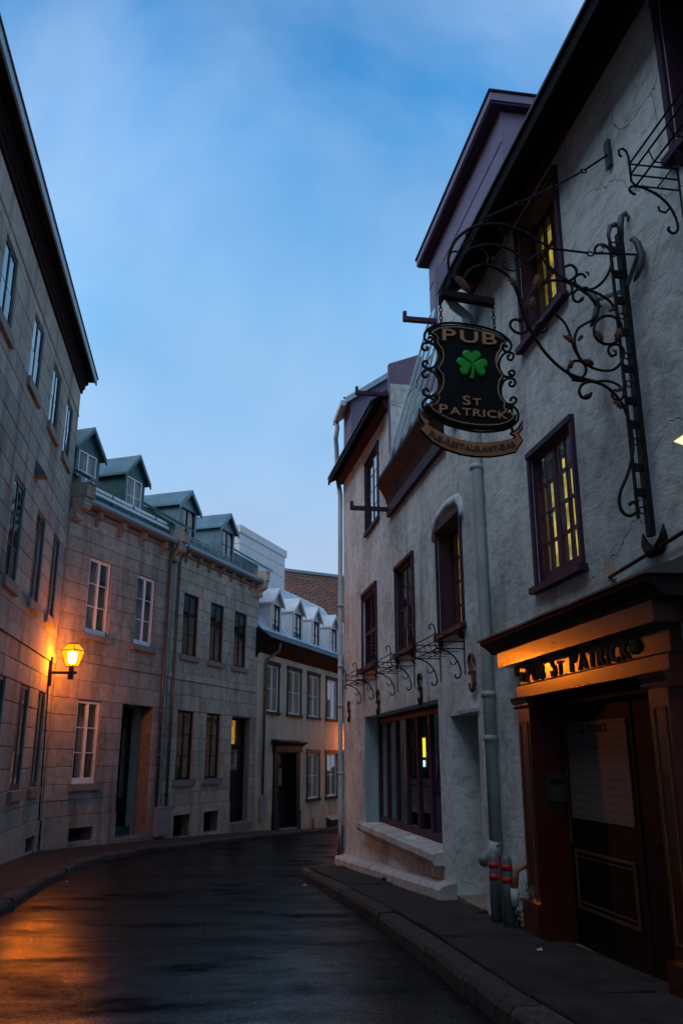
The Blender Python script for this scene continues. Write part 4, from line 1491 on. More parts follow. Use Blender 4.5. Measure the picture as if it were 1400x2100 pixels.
def purple_window(bld, fr, s0, s1, z0, z1, cols, rows, sub, rec=.10, casing=(.055, .03), curt=None, glass='glass_old', sill=True, skirt=0, brackets=True):
    o = window(bld, fr, s0, s1, z0, z1, M['dark_purple'], rec=rec, fw=.055, cols=cols, rows=rows, sub=sub, mull=.06, bar=.022, glass=glass, curt=curt, skirt=skirt)
    k = MB()
    cw, cp_ = casing
    k.box(fr, s0 - cw, s0 - .001, -.05, cp_, z0, z1)
    k.box(fr, s1 + .001, s1 + cw, -.05, cp_, z0, z1)
    k.box(fr, s0 - cw, s1 + cw, -.05, cp_ + .01, z1 + .001, z1 + cw)
    k.build('casing', M['dark_purple'], o)
    ln = MB()
    for x0_, x1_ in ((s0 + .001, s0 + .018), (s1 - .018, s1 - .001)):
        ln.box(fr, x0_, x1_, -rec - .002, -.004, z0 + .02, z1 - .02)
    ln.box(fr, s0 + .001, s1 - .001, -rec - .002, -.004, z1 - .018, z1 - .001)
    ln.box(fr, s0 + .001, s1 - .001, -rec - .002, -.004, z0 + .001, z0 + .018)
    ln.build('jamb_lining', M['dark_purple'], o)
    if sill:
        MB().box(fr, s0 - cw - .04, s1 + cw + .04, -.05, .075, z0 - .06, z0 - .001).build('sill', M['dark_purple'], o)
        for s in ((s0 + .08, s1 - .08) if brackets else ()):
            MB().hexa([fr(s - .025, -.02, z0 - .17), fr(s + .025, -.02, z0 - .17), fr(s + .025, .03, z0 - .17), fr(s - .025, .03, z0 - .17), fr(s - .025, -.02, z0 - .077), fr(s + .025, -.02, z0 - .077), fr(s + .025, .08, z0 - .077), fr(s - .025, .08, z0 - .077)]).build('sill_bracket', M['dark_purple'], o)
    return o
attic = purple_window(bc, PUB, 14.50, 15.74, 6.08, 7.50, 2, 4, 2, sill=False, rec=.015)
MB().box(PUB, 14.43, 15.81, -.05, .05, 6.0, 6.078).build('casing', M['dark_purple'], attic)
# louvred shutters
sh = MB()
sh.box(PUB, 14.863, 16.137, -.10, -.03, 3.453, 3.53)
sh.box(PUB, 14.863, 16.137, -.10, -.03, 4.78, 4.857)
for a, b in ((14.863, 14.94), (15.465, 15.535), (16.06, 16.137)):
    sh.box(PUB, a, b, -.10, -.03, 3.532, 4.778)
for a, b in ((14.942, 15.463), (15.537, 16.058)):
    sh.box(PUB, a, b, -.10, -.035, 4.07, 4.14)
so = sh.build('shutters', M['dark_purple'], bc)
for a, b in ((14.942, 15.463), (15.537, 16.058)):
    for zz0, zz1, k in ((3.54, 4.065, 8), (4.145, 4.775, 10)):
        for i in range(k):
            z = zz0 + (zz1 - zz0) * (i + .5) / k
            MB().hexa([PUB(a, -.045, z - .025), PUB(b, -.045, z - .025), PUB(b, -.055, z - .03), PUB(a, -.055, z - .03), PUB(a, -.085, z + .025), PUB(b, -.085, z + .025), PUB(b, -.095, z + .018), PUB(a, -.095, z + .018)]).build('louvre', M['dark_purple'], so)
k = MB()
for a, b in ((14.79, 14.858), (16.142, 16.21)):
    k.box(PUB, a, b, -.05, .035, 3.45, 4.86)
k.box(PUB, 14.79, 16.21, -.05, .045, 4.862, 4.93)
k.box(PUB, 14.75, 16.25, -.05, .11, 3.37, 3.448)
k.build('casing', M['dark_purple'], so)
MB().box(PUB, 14.87, 16.13, -.16, -.14, 3.46, 4.85).build('shutter_back', M['black'], so)
wB2 = purple_window(bc, PUB, 12.06, 13.20, 3.40, 4.77, 2, 4, 2, rec=.03)
curtain(PUB, 12.3, 13.19, 3.42, 4.1, -.14, wB2, emit('dim_lit_blind', (.6, .42, .12), .07, stripes=5), name='lit_blind')
wB3 = purple_window(bc, PUB, 9.63, 10.67, 3.35, 4.74, 2, 4, 2, rec=.20)
curtain(PUB, 10.32, 10.66, 3.36, 4.72, -.285, wB3, emit('amber_lit_curtain', (.85, .55, .13), .6, stripes=6), amp=.012, name='lit_curtain')
# rounded plaster hood over that window
hd = MB()
hp = [(9.50, 4.72), (9.54, 4.86), (9.7, 4.98), (10.1, 5.02), (10.55, 4.99), (10.74, 4.90), (10.80, 4.74)]
rows = []
for s_, z_ in hp:
    for dn, dz in ((-.03, .06), (.03, .035), (.055, -.03), (.04, -.08), (-.03, -.09)):
        hd.v.append(PUB(s_, dn, z_ + dz - .02))
for i in range(len(hp) - 1):
    for j in range(4):
        hd.f.append((i * 5 + j, i * 5 + j + 1, (i + 1) * 5 + j + 1, (i + 1) * 5 + j))
hd.f += [tuple(range(5)), tuple(range(30, 35))]
hd.build('plaster_hood', M['stucco'], bc, smooth=True)

# shop window: deep painted reveal, many slim lights
sw = MB()
a, b, c, d = 10.905, 16.115, .685, 2.545
n1, n0 = -.26, -.34
sw.box(PUB, a, b, n0, n1, c, c + .10)
sw.box(PUB, a, b, n0, n1, d - .12, d)
posts = [a + (b - a) * k / 7 for k in range(8)]
for k, s in enumerate(posts):
    w_ = .06 if k in (0, 7) else .05
    p, q = max(a, s - w_), min(b, s + w_)
    sw.box(PUB, p, q, n0, n1 - .004, c + .102, d - .122)
shop = sw.build('shop_window', M['dark_purple'], bc)
for s, s2 in zip(posts, posts[1:]):
    MB().box(PUB, s + .04, s2 - .04, -.305, -.298, c + .09, d - .11).build('pane', M['glass_old'], shop)
MB().box(PUB, 16.121, 16.128, -.41, -.01, .70, 2.53).build('reveal_lining', M['blue_paint'], shop) if False else None
rv = MB().hexa([PUB(16.108, -.255, .69), PUB(16.118, -.255, .69), PUB(16.118, -.004, .69), PUB(16.108, -.004, .69), PUB(16.108, -.255, 2.54), PUB(16.118, -.255, 2.54), PUB(16.118, -.004, 2.54), PUB(16.108, -.004, 2.54)]).build('painted_reveal', M['blue_paint'], shop)
lg = MB()
for i in range(19):
    s = 10.82 + (16.20 - 10.82) * i / 18
    dz, dn = random.uniform(-.008, .008), random.uniform(-.01, .01)
    lg.v += [PUB(s, -.25, .52), PUB(s, .13 + dn, .53 + dz), PUB(s, .15 + dn, .58 + dz), PUB(s, .14 + dn, .655 + dz), PUB(s, .10 + dn, .68 + dz), PUB(s, -.25, .682)]
for i in range(18):
    for j in range(5):
        lg.f.append((i * 6 + j, i * 6 + j + 1, (i + 1) * 6 + j + 1, (i + 1) * 6 + j))
lg.f += [tuple(range(6)), tuple(range(18 * 6, 19 * 6))]
lg.build('ledge', M['ledge'], bc)
# lights inside the bar
bl = thing('bar_light', 'yellow and white glowing bar light seen through the shop window', 'light', PUB(14.6, -.75, 1.6))
MB().tube([PUB(14.6, -.75, 1.82), PUB(14.6, -.75, 2.14)], .035, 8).build('tube', M['neon_y'], bl)
MB().tube([PUB(14.62, -.74, 1.66), PUB(14.62, -.74, 1.77)], .04, 8).build('tube', M['neon_w'], bl)
MB().box(PUB, 14.57, 14.65, -.80, -.79, 1.6, 2.2).build('bracket', M['black'], bl)
cb = thing('interior_post', 'slim amber lit post just inside the shop window', 'post', PUB(15.8, -.7, .7))
MB().box(PUB, 15.75, 15.85, -.75, -.65, .72, 2.6).build('post', M['black'], cb)
MB().box(PUB, 15.72, 15.748, -.73, -.69, 1.2, 2.55).build('lit_edge', emit('dim_amber_edge', (.8, .5, .04), .35, stripes=2), cb)
# deep doorway alcove
al = MB()
al.box(PUB, 10.345, 10.44, -1.5, -.425, -.3, 2.38)
al.box(PUB, 9.18, 9.275, -1.5, -.425, -.3, 2.38)
al.box(PUB, 9.277, 10.343, -1.5, -.425, 2.302, 2.38)
al.box(PUB, 9.18, 10.44, -1.6, -1.502, -.3, 2.38)
al.build('alcove', M['stucco'], bc)
MB().box(PUB, 9.277, 10.343, -1.49, .0, -.35, g(XP, 9.8) + .05).build('door_step', M['sill'], bc)
MB().box(PUB, 9.30, 10.32, -1.498, -1.44, g(XP, 9.8) + .055, 2.2).build('door', M['door'], bc)
MB().box(PUB, 9.22, 9.9, -.03, .035, 2.305, 2.345).build('lintel_strip', M['ledge'], bc)
# sloping plaster base
bs = MB()
ss = [10.36 + (18.5 - 10.36) * i / 20 for i in range(21)]
for i, s in enumerate(ss):
    zz = g(XP, s)
    j = random.uniform(-.01, .01)
    bs.v += [PUB(s, -.05, zz - .25), PUB(s, .22 + j, zz - .25), PUB(s, .20 + j, zz + .13), PUB(s, .16 + j, zz + .17), PUB(s, -.05, zz + .22)]
for i in range(20):
    for j in range(4):
        bs.f.append((i * 5 + j, i * 5 + j + 1, (i + 1) * 5 + j + 1, (i + 1) * 5 + j))
bs.f += [tuple(range(5)), tuple(range(100, 105))]
bs.build('plinth', M['ledge'], bc)
# S-shaped wall anchors
for s, lean in ((17.70, 0), (14.68, 0), (11.71, 0), (9.33, 0)):
    pts, rad = [], []
    zc_ = 2.74
    for k in range(21):
        t = k / 20
        if t < .5:
            an = R(-60 + 250 * (t / .5))
            cx, cz = 0, .105
            p = (cx + .075 * math.cos(an), cz + .10 * math.sin(an))
        else:
            an = R(10 - 250 * ((t - .5) / .5))
            p = (.0 + .075 * math.cos(an), -.105 + .10 * math.sin(an))
        pts.append(p)
    # S: reflect upper hook
    up = [(-.085, .11), (-.08, .16), (-.04, .20), (.02, .205), (.065, .175), (.07, .12), (.035, .06), (-.01, .01), (-.055, -.05), (-.075, -.11), (-.06, -.17), (-.02, -.205), (.04, -.20), (.08, -.16), (.085, -.11)]
    m = MB()
    q = [Vector(PUB(s - 0 + u * 1.0, .035, zc_ + v)) for u, v in up]
    m.tube(q, [.012, .018, .020, .021, .022, .022, .021, .024, .021, .022, .022, .021, .020, .018, .012], 6)
    m.box(PUB, s - .05, s + .05, -.01, .06, zc_ - .02, zc_ + .02)
    m.build('wall_anchor', M['iron'] if s > 10 else M['rust'], bc)
# eaves of the corner building
MB().hexa([PUB(13.52, -.3, 8.225), PUB(18.85, -.3, 8.44), PUB(18.85, .29, 8.12), PUB(13.52, .29, 7.84), PUB(13.52, -.3, 8.28), PUB(18.85, -.3, 8.50), PUB(18.85, .29, 8.18), PUB(13.52, .29, 7.90)]).build('soffit', M['soffit'], bc)
MB().hexa([PUB(13.52, .292, 7.80), PUB(18.9, .292, 8.08), PUB(18.9, .32, 8.08), PUB(13.52, .32, 7.80), PUB(13.52, .292, 7.92), PUB(18.9, .292, 8.22), PUB(18.9, .32, 8.22), PUB(13.52, .32, 7.92)]).build('fascia', M['soffit'], bc)
ep = [(-.0, 0), (.06, 0), (.10, .10), (.13, .16), (-.0, .2)]
MB().prism([PUB(13.52, p, q + 7.80) for p, q in ep], [PUB(18.6, p, q + 8.02) for p, q in ep]).build('cornice', M['dark_purple'], bc)
MB().hexa([PUB(13.6, .34, 7.924), PUB(18.9, .34, 8.224), PUB(18.9, -3.5, 11.0), PUB(13.6, -3.5, 11.0), PUB(13.6, .34, 7.96), PUB(18.9, .34, 8.26), PUB(18.9, -3.5, 11.06), PUB(13.6, -3.5, 11.06)]).build('roof', M['slate'], bc)
MB().hexa([PUB(8.9, -1.5, 9.6), PUB(18.9, -3.51, 11.0), PUB(18.9, -7.6, 8.3), PUB(8.9, -7.6, 8.3), PUB(8.9, -1.5, 9.65), PUB(18.9, -3.51, 11.06), PUB(18.9, -7.6, 8.4), PUB(8.9, -7.6, 8.4)]).build('roof', M['slate'], bc)
# purple shed dormer at the far end with its little gutter
sd = MB()
sd.prism([PUB(17.62, -.02, 8.42), PUB(17.62, -.02, 9.72), PUB(17.62, -1.25, 10.6), PUB(17.62, -1.25, 8.42)], [PUB(18.62, -.02, 8.42), PUB(18.62, -.02, 9.72), PUB(18.62, -1.25, 10.6), PUB(18.62, -1.25, 8.42)])
sdo = sd.build('shed_dormer', M['purple'], bc)
MB().hexa([PUB(17.52, .10, 9.66), PUB(18.74, .10, 9.66), PUB(18.74, -1.4, 10.72), PUB(17.52, -1.4, 10.72), PUB(17.52, .10, 9.80), PUB(18.74, .10, 9.80), PUB(18.74, -1.4, 10.86), PUB(17.52, -1.4, 10.86)]).build('dormer_roof', M['bluegrey'], sdo)
MB().box(PUB, 17.55, 18.8, .102, .22, 9.60, 9.72).build('gutter', M['pipe'], sdo)
MB().tube([PUB(18.55, -.3, 10.1), PUB(18.55, .0, 10.25)], .03, 6).build('vent_stub', M['gutter'], sdo)
downpipe(bc, [PUB(18.62, .16, 9.62), PUB(18.62, .14, 9.45), PUB(18.66, .17, 9.2), PUB(18.95, .10, 8.95), PUB(18.95, .08, 8.3), PUB(18.62, .10, 8.0), PUB(18.46, .09, 7.7), PUB(18.42, .09, .6), PUB(18.42, .09, .0)], .055, M['pipe'], [PUB(18.43, .09, z) for z in (5.1, 3.75, 2.9, 1.5)])
downpipe(bc, [PUB(18.42, .09, .45), PUB(18.42, .095, -.30)], .062, M['dark_pipe'])
# glazed dormer: raking glass between purple cheeks on a dark cove sill
gd = MB()
cv_ = [(.0, 5.96), (.06, 5.96), (.10, 6.10), (.20, 6.28), (.24, 6.36), (.24, 6.42), (.0, 6.42)]
gd.prism([PUB(10.15, p, q) for p, q in cv_], [PUB(13.52, p, q) for p, q in cv_])
gdo = gd.build('glazed_dormer', M['black'], bc)
MB().box(PUB, 10.1, 13.56, -.02, .075, 5.78, 5.955).build('sill_trim', M['dark_purple'], gdo)
GN0, GZ0, GN1, GZ1 = .16, 6.43, -.76, 9.65
def gpt(s, t, off=0):
    return PUB(s, GN0 + (GN1 - GN0) * t + off, GZ0 + (GZ1 - GZ0) * t)
for s in (13.40, 10.24):
    MB().prism([PUB(s, .02, 6.425), PUB(s, .02, 8.62), PUB(s, -.58, 8.86), PUB(s, -1.6, 8.86), PUB(s, -1.6, 6.425)], [PUB(s + .11, .02, 6.425), PUB(s + .11, .02, 8.62), PUB(s + .11, -.58, 8.86), PUB(s + .11, -1.6, 8.86), PUB(s + .11, -1.6, 6.425)]).build('cheek', M['purple'], gdo)
ncol = 5
for k in range(ncol + 1):
    s = 10.37 + (13.37 - 10.37) * k / ncol
    MB().hexa([gpt(s - .025, 0), gpt(s + .025, 0), gpt(s + .025, 0, -.05), gpt(s - .025, 0, -.05), gpt(s - .025, 1), gpt(s + .025, 1), gpt(s + .025, 1, -.05), gpt(s - .025, 1, -.05)]).build('glazing_bar', M['bluegrey'], gdo)
for k in range(ncol):
    s0_, s1_ = 10.37 + 3.0 * k / ncol + .026, 10.37 + 3.0 * (k + 1) / ncol - .026
    for t0, t1 in ((.0, .48), (.492, 1)):
        MB().hexa([gpt(s0_, t0, -.02), gpt(s1_, t0, -.02), gpt(s1_, t0, -.028), gpt(s0_, t0, -.028), gpt(s0_, t1, -.02), gpt(s1_, t1, -.02), gpt(s1_, t1, -.028), gpt(s0_, t1, -.028)]).build('pane', M['glass_old'], gdo)
    MB().hexa([gpt(s0_, .481, -.01), gpt(s1_, .481, -.01), gpt(s1_, .481, -.04), gpt(s0_, .481, -.04), gpt(s0_, .491, -.01), gpt(s1_, .491, -.01), gpt(s1_, .491, -.04), gpt(s0_, .491, -.04)]).build('glazing_bar', M['bluegrey'], gdo)
MB().box(PUB, 10.3, 13.45, -1.6, -1.5, 6.3, 9.7).build('back_wall', M['interior'], gdo)
for s_, z_, l_ in ((13.46, 5.86, .72), (13.46, 8.0, .62), (10.3, 7.72, .50)):
    m = MB()
    m.box(PUB, s_ - .03, s_ + .03, .0, l_, z_, z_ + .07)
    m.box(PUB, s_ - .028, s_ + .028, l_ - .05, l_ - .002, z_ + .071, z_ + .15)
    m.build('stay_arm', M['dark_purple'], gdo)
fl_ = MB().tube([PUB(9.62, .12, 6.0), PUB(9.62, .34, 6.14)], .045, 10).build('flood_light', M['grey_box'], None, smooth=True)
tag(fl_, 'unlit grey cylindrical flood light on the wall behind the hanging sign', 'light')
MB().box(PUB, 9.52, 9.72, .0, .12, 5.93, 6.07).build('mount', M['grey_box'], fl_)

# ------------------------------------------------------------------ pub building (near part)
bp_ = thing('stucco_pub_building', 'rough white stucco pub building with carved wooden doorway and hanging sign', 'building', PUB(5, 0, g(XP, 5)))
opsP = [(6.27, 7.23, 5.79, 7.09), (6.35, 7.28, 3.33, 4.60), (3.45, 4.38, 5.79, 7.09), (3.45, 4.38, 3.33, 4.60), (5.06, 7.55, .0, 2.50), (.2, 1.2, 5.79, 7.09), (.2, 1.2, 3.33, 4.6)]
wp = wall_mesh(PUB, -8, 8.745, -.6, 7.48, .42, opsP, step=.3, rough=.022, seed=9).build('wall', M['stucco'], bp_)
shell(bp_, PUB, -8, 8.745, 7.5, -.6, 7.48, .42, M['interior'])
wW1 = purple_window(bp_, PUB, 6.27, 7.23, 5.79, 7.09, 2, 4, 2, rec=.16, brackets=False)
MB().box(PUB, 6.3, 7.22, -.31, -.30, 5.80, 7.08).build('lit_blind', M['blind'], wW1)
wW2 = purple_window(bp_, PUB, 6.35, 7.28, 3.33, 4.60, 2, 4, 2, rec=.02, skirt=.05, brackets=False)
for a_, b_, t_ in ((6.47, 6.62, 4.52), (6.67, 6.72, 4.3), (6.80, 6.93, 4.45), (6.99, 7.04, 4.1), (7.12, 7.24, 4.35)):
    MB().box(PUB, a_, b_, -.135, -.13, 3.38, t_).build('lit_slat', M['blind_strip'], wW2)
MB().box(PUB, 6.36, 7.27, -.20, -.19, 3.34, 4.59).build('blind', M['black'], wW2)
wW3 = purple_window(bp_, PUB, 3.45, 4.38, 5.79, 7.09, 2, 4, 2, rec=.22)
wW4 = purple_window(bp_, PUB, 3.45, 4.38, 3.33, 4.60, 2, 4, 2, rec=.10)
# eaves
MB().hexa([PUB(-8, -.3, 7.64), PUB(8.86, -.3, 7.70), PUB(8.86, .36, 7.22), PUB(-8, .36, 7.16), PUB(-8, -.3, 7.70), PUB(8.86, -.3, 7.76), PUB(8.86, .36, 7.28), PUB(-8, .36, 7.22)]).build('soffit', M['soffit'], bp_)
MB().hexa([PUB(-8, .362, 7.11), PUB(8.90, .362, 7.17), PUB(8.90, .395, 7.17), PUB(-8, .395, 7.11), PUB(-8, .362, 7.25), PUB(8.90, .362, 7.31), PUB(8.90, .395, 7.31), PUB(-8, .395, 7.25)]).build('fascia', M['soffit'], bp_)
ep = [(-.0, 7.26), (.05, 7.26), (.08, 7.33), (.10, 7.38), (-.0, 7.45)]
MB().prism([PUB(-8, p, q) for p, q in ep], [PUB(8.74, p, q) for p, q in ep]).build('cornice', M['dark_purple'], bp_)
MB().hexa([PUB(-8, .42, 7.255), PUB(8.93, .42, 7.315), PUB(8.93, -3.8, 10.5), PUB(-8, -3.8, 10.5), PUB(-8, .42, 7.285), PUB(8.93, .42, 7.345), PUB(8.93, -3.8, 10.56), PUB(-8, -3.8, 10.56)]).build('roof', M['slate'], bp_)
MB().hexa([PUB(-8, -3.81, 10.5), PUB(8.93, -3.81, 10.5), PUB(8.93, -7.8, 7.5), PUB(-8, -7.8, 7.5), PUB(-8, -3.81, 10.56), PUB(8.93, -3.81, 10.56), PUB(8.93, -7.8, 7.8), PUB(-8, -7.8, 7.8)]).build('roof', M['slate'], bp_)
# purple clad penthouse behind the eaves
PH = -.90
ph = MB()
ph.box(PUB, 9.72, 13.80, -5.0, PH, 7.9, 11.0)
pho = ph.build('penthouse', M['purple'], bc)
MB().box(PUB, 9.58, 13.94, -5.2, PH + .18, 11.002, 11.04).build('penthouse_soffit', M['dark_purple'], pho)
MB().box(PUB, 9.56, 13.97, -5.22, PH + .20, 11.042, 11.18).build('penthouse_fascia', M['purple'], pho)
MB().box(PUB, 9.54, 14.0, -5.24, PH + .22, 11.182, 11.22).build('penthouse_roof', M['soffit'], pho)
for z_ in (9.55, 10.45):
    MB().box(PUB, 9.715, 13.805, PH + .001, PH + .008, z_, z_ + .02).build('cladding_seam', M['dark_purple'], pho)
for s_ in (10.6, 11.5, 12.4, 13.2):
    MB().box(PUB, s_, s_ + .012, PH + .001, PH + .007, 7.9, 9.548).build('cladding_seam', M['dark_purple'], pho)
# rain pipe between the two buildings
downpipe(bp_, [PUB(8.82, .28, 7.25), PUB(8.80, .22, 7.12), PUB(8.74, .08, 6.95), PUB(8.70, .075, 5.3), PUB(8.66, .075, 3.0), PUB(8.66, .075, .95)], .062, M['pipe'], [PUB(8.70, .075, 5.0), PUB(8.66, .075, 2.45), PUB(8.66, .075, 2.0)], 12)
downpipe(bp_, [PUB(8.66, .075, 1.0), PUB(8.67, .09, .90), PUB(8.76, .13, .83), PUB(8.84, .15, .80)], .066, M['pipe'])
downpipe(bp_, [PUB(8.66, .06, .86), PUB(8.66, .06, .2)], .03, M['dark_pipe'])
SC = [([(2.035,5.121),(2.089,5.041),(2.121,4.917),(2.15,4.766),(2.195,4.66),(2.265,4.543),(2.361,4.442),(2.46,4.382),(2.588,4.352),(2.69,4.319),(2.762,4.257),(2.819,4.168),(2.852,4.038),(2.848,4.064),(2.858,3.96),(2.849,3.825),(2.797,3.669),(2.733,3.545),(2.715,3.464),(2.729,3.396),(2.776,3.369),(2.83,3.396),(2.839,3.441),(2.817,3.469),(2.784,3.448)],0.011),([(2.152,4.794),(2.148,4.724),(2.106,4.686),(2.055,4.696),(2.025,4.734),(2.034,4.777),(2.074,4.794),(2.105,4.776)],0.01),([(2.198,4.701),(2.229,4.773),(2.27,4.791),(2.301,4.773),(2.298,4.738),(2.264,4.714),(2.226,4.731)],0.008),([(2.152,4.794),(2.174,4.936),(2.222,5.054),(2.307,5.126),(2.416,5.159),(2.522,5.141),(2.614,5.106),(2.707,5.086),(2.798,5.037),(2.846,4.97),(2.866,4.9),(2.862,4.857)],0.01),([(2.65,5.211),(2.625,5.238),(2.584,5.226),(2.56,5.188),(2.576,5.131),(2.642,5.112),(2.711,5.13),(2.785,5.196),(2.843,5.289),(2.874,5.396),(2.86,5.47),(2.815,5.51),(2.765,5.497),(2.741,5.457),(2.752,5.428),(2.802,5.441)],0.01),([(2.495,5.138),(2.546,5.186),(2.555,5.238),(2.52,5.274),(2.471,5.254)],0.01),([(2.47,5.164),(2.513,5.111),(2.508,5.053),(2.472,5.021),(2.433,5.031)],0.01),([(2.642,5.112),(2.573,5.095),(2.529,5.055),(2.525,5.004),(2.557,4.986),(2.599,5.011)],0.01),([(2.298,5.38),(2.369,5.241),(2.498,5.167),(2.614,5.106),(2.698,4.985),(2.744,4.975)],0.008),([(2.322,5.339),(2.447,5.205),(2.651,5.066),(2.739,4.989)],0.007),([(2.869,4.773),(2.853,4.722),(2.819,4.679),(2.772,4.653),(2.723,4.649),(2.681,4.668),(2.654,4.705),(2.648,4.754),(2.663,4.805),(2.697,4.848),(2.744,4.875),(2.794,4.88),(2.836,4.861),(2.863,4.823),(2.869,4.773)],0.011),([(2.705,4.985),(2.697,4.899),(2.644,4.838),(2.545,4.773),(2.506,4.7),(2.5,4.63),(2.525,4.536),(2.585,4.473),(2.688,4.443),(2.782,4.461),(2.85,4.535),(2.871,4.62),(2.828,4.658),(2.774,4.646),(2.749,4.603),(2.772,4.563),(2.807,4.58)],0.01),([(2.368,4.876),(2.442,4.806),(2.479,4.698),(2.498,4.603),(2.549,4.511),(2.626,4.483)],0.009),([(2.58,4.452),(2.57,4.421),(2.549,4.395),(2.521,4.379),(2.49,4.377),(2.464,4.388),(2.447,4.411),(2.443,4.442),(2.452,4.473),(2.473,4.499),(2.502,4.515),(2.532,4.517),(2.559,4.506),(2.576,4.483),(2.58,4.452)],0.01),([(2.472,4.37),(2.615,4.367),(2.735,4.383),(2.812,4.362),(2.854,4.317),(2.841,4.256),(2.793,4.239),(2.764,4.271),(2.781,4.312),(2.827,4.315)],0.009),([(2.614,4.354),(2.534,4.327),(2.496,4.271),(2.511,4.219),(2.556,4.216),(2.586,4.258)],0.011),([(2.186,5.516),(2.067,5.562),(1.974,5.569),(1.866,5.551),(1.772,5.514),(1.676,5.43),(1.62,5.337),(1.59,5.233),(1.593,5.134),(1.61,5.065)],0.011),([(2.183,5.273),(2.108,5.345),(2.031,5.388),(1.925,5.399),(1.818,5.373),(1.737,5.321),(1.668,5.227),(1.646,5.153),(1.649,5.069)],0.009),([(2.152,4.794),(2.122,4.931),(2.102,5.028),(2.056,5.137),(1.98,5.202),(1.89,5.228),(1.81,5.213),(1.743,5.163),(1.701,5.088)],0.011),([(2.0,5.562),(2.038,5.514),(2.034,5.44),(1.984,5.394),(1.952,5.416)],0.006),([(1.964,5.388),(2.007,5.32),(1.99,5.26),(1.942,5.226),(1.911,5.252),(1.932,5.283)],0.006),([(2.142,5.247),(2.085,5.191),(2.032,5.193),(1.995,5.225),(2.003,5.254),(2.029,5.25)],0.006),([(1.844,5.361),(1.893,5.294),(1.877,5.234),(1.837,5.223)],0.006),([(1.745,5.496),(1.743,5.452),(1.794,5.414),(1.833,5.418)],0.006),([(1.605,5.263),(1.626,5.316),(1.672,5.328),(1.683,5.286)],0.007),([(2.186,5.516),(2.276,5.451),(2.354,5.416)],0.009),([(2.183,5.273),(2.269,5.348),(2.34,5.399)],0.008)]
LEAF = [[(1.637,5.096),(1.728,4.964)],[(2.089,5.041),(2.022,5.127)],[(2.27,5.173),(2.207,5.024)],[(2.217,4.982),(2.163,4.865)],[(2.52,5.274),(2.471,5.254)],[(2.625,5.231),(2.652,5.197)],[(2.494,4.63),(2.407,4.692)],[(2.523,4.66),(2.56,4.707)],[(2.549,4.511),(2.626,4.483)],[(2.664,4.755),(2.708,4.662)],[(2.861,4.787),(2.804,4.684)],[(2.78,4.921),(2.837,4.948)],[(2.75,5.48),(2.795,5.44)],[(2.777,4.612),(2.806,4.57)],[(2.772,4.285),(2.827,4.309)],[(2.805,4.154),(2.738,4.209)],[(2.074,4.794),(2.105,4.776)],[(2.442,5.054),(2.466,5.02)],[(2.557,4.986),(2.599,5.011)],[(2.524,4.22),(2.581,4.244)],[(2.452,4.435),(2.444,4.503)]]
BOARD = [(1.429,4.642),(1.486,4.682),(1.558,4.699),(1.637,4.706),(1.716,4.702),(1.795,4.692),(1.874,4.677),(1.939,4.654),(1.994,4.62),(1.955,4.589),(1.946,4.549),(1.918,4.512),(1.905,4.462),(1.912,4.407),(1.93,4.367),(1.951,4.341),(1.926,4.305),(1.91,4.242),(1.916,4.188),(1.937,4.149),(1.955,4.13),(1.947,4.096),(1.955,4.063),(1.983,4.051),(2.023,4.057),(2.007,4.013),(1.966,3.983),(1.901,3.959),(1.817,3.948),(1.721,3.947),(1.632,3.955),(1.544,3.975),(1.47,4.01),(1.421,4.046),(1.396,4.078),(1.441,4.081),(1.467,4.109),(1.474,4.143),(1.462,4.155),(1.495,4.205),(1.51,4.26),(1.506,4.314),(1.472,4.362),(1.502,4.409),(1.517,4.458),(1.509,4.513),(1.472,4.569),(1.477,4.608),(1.458,4.634)]
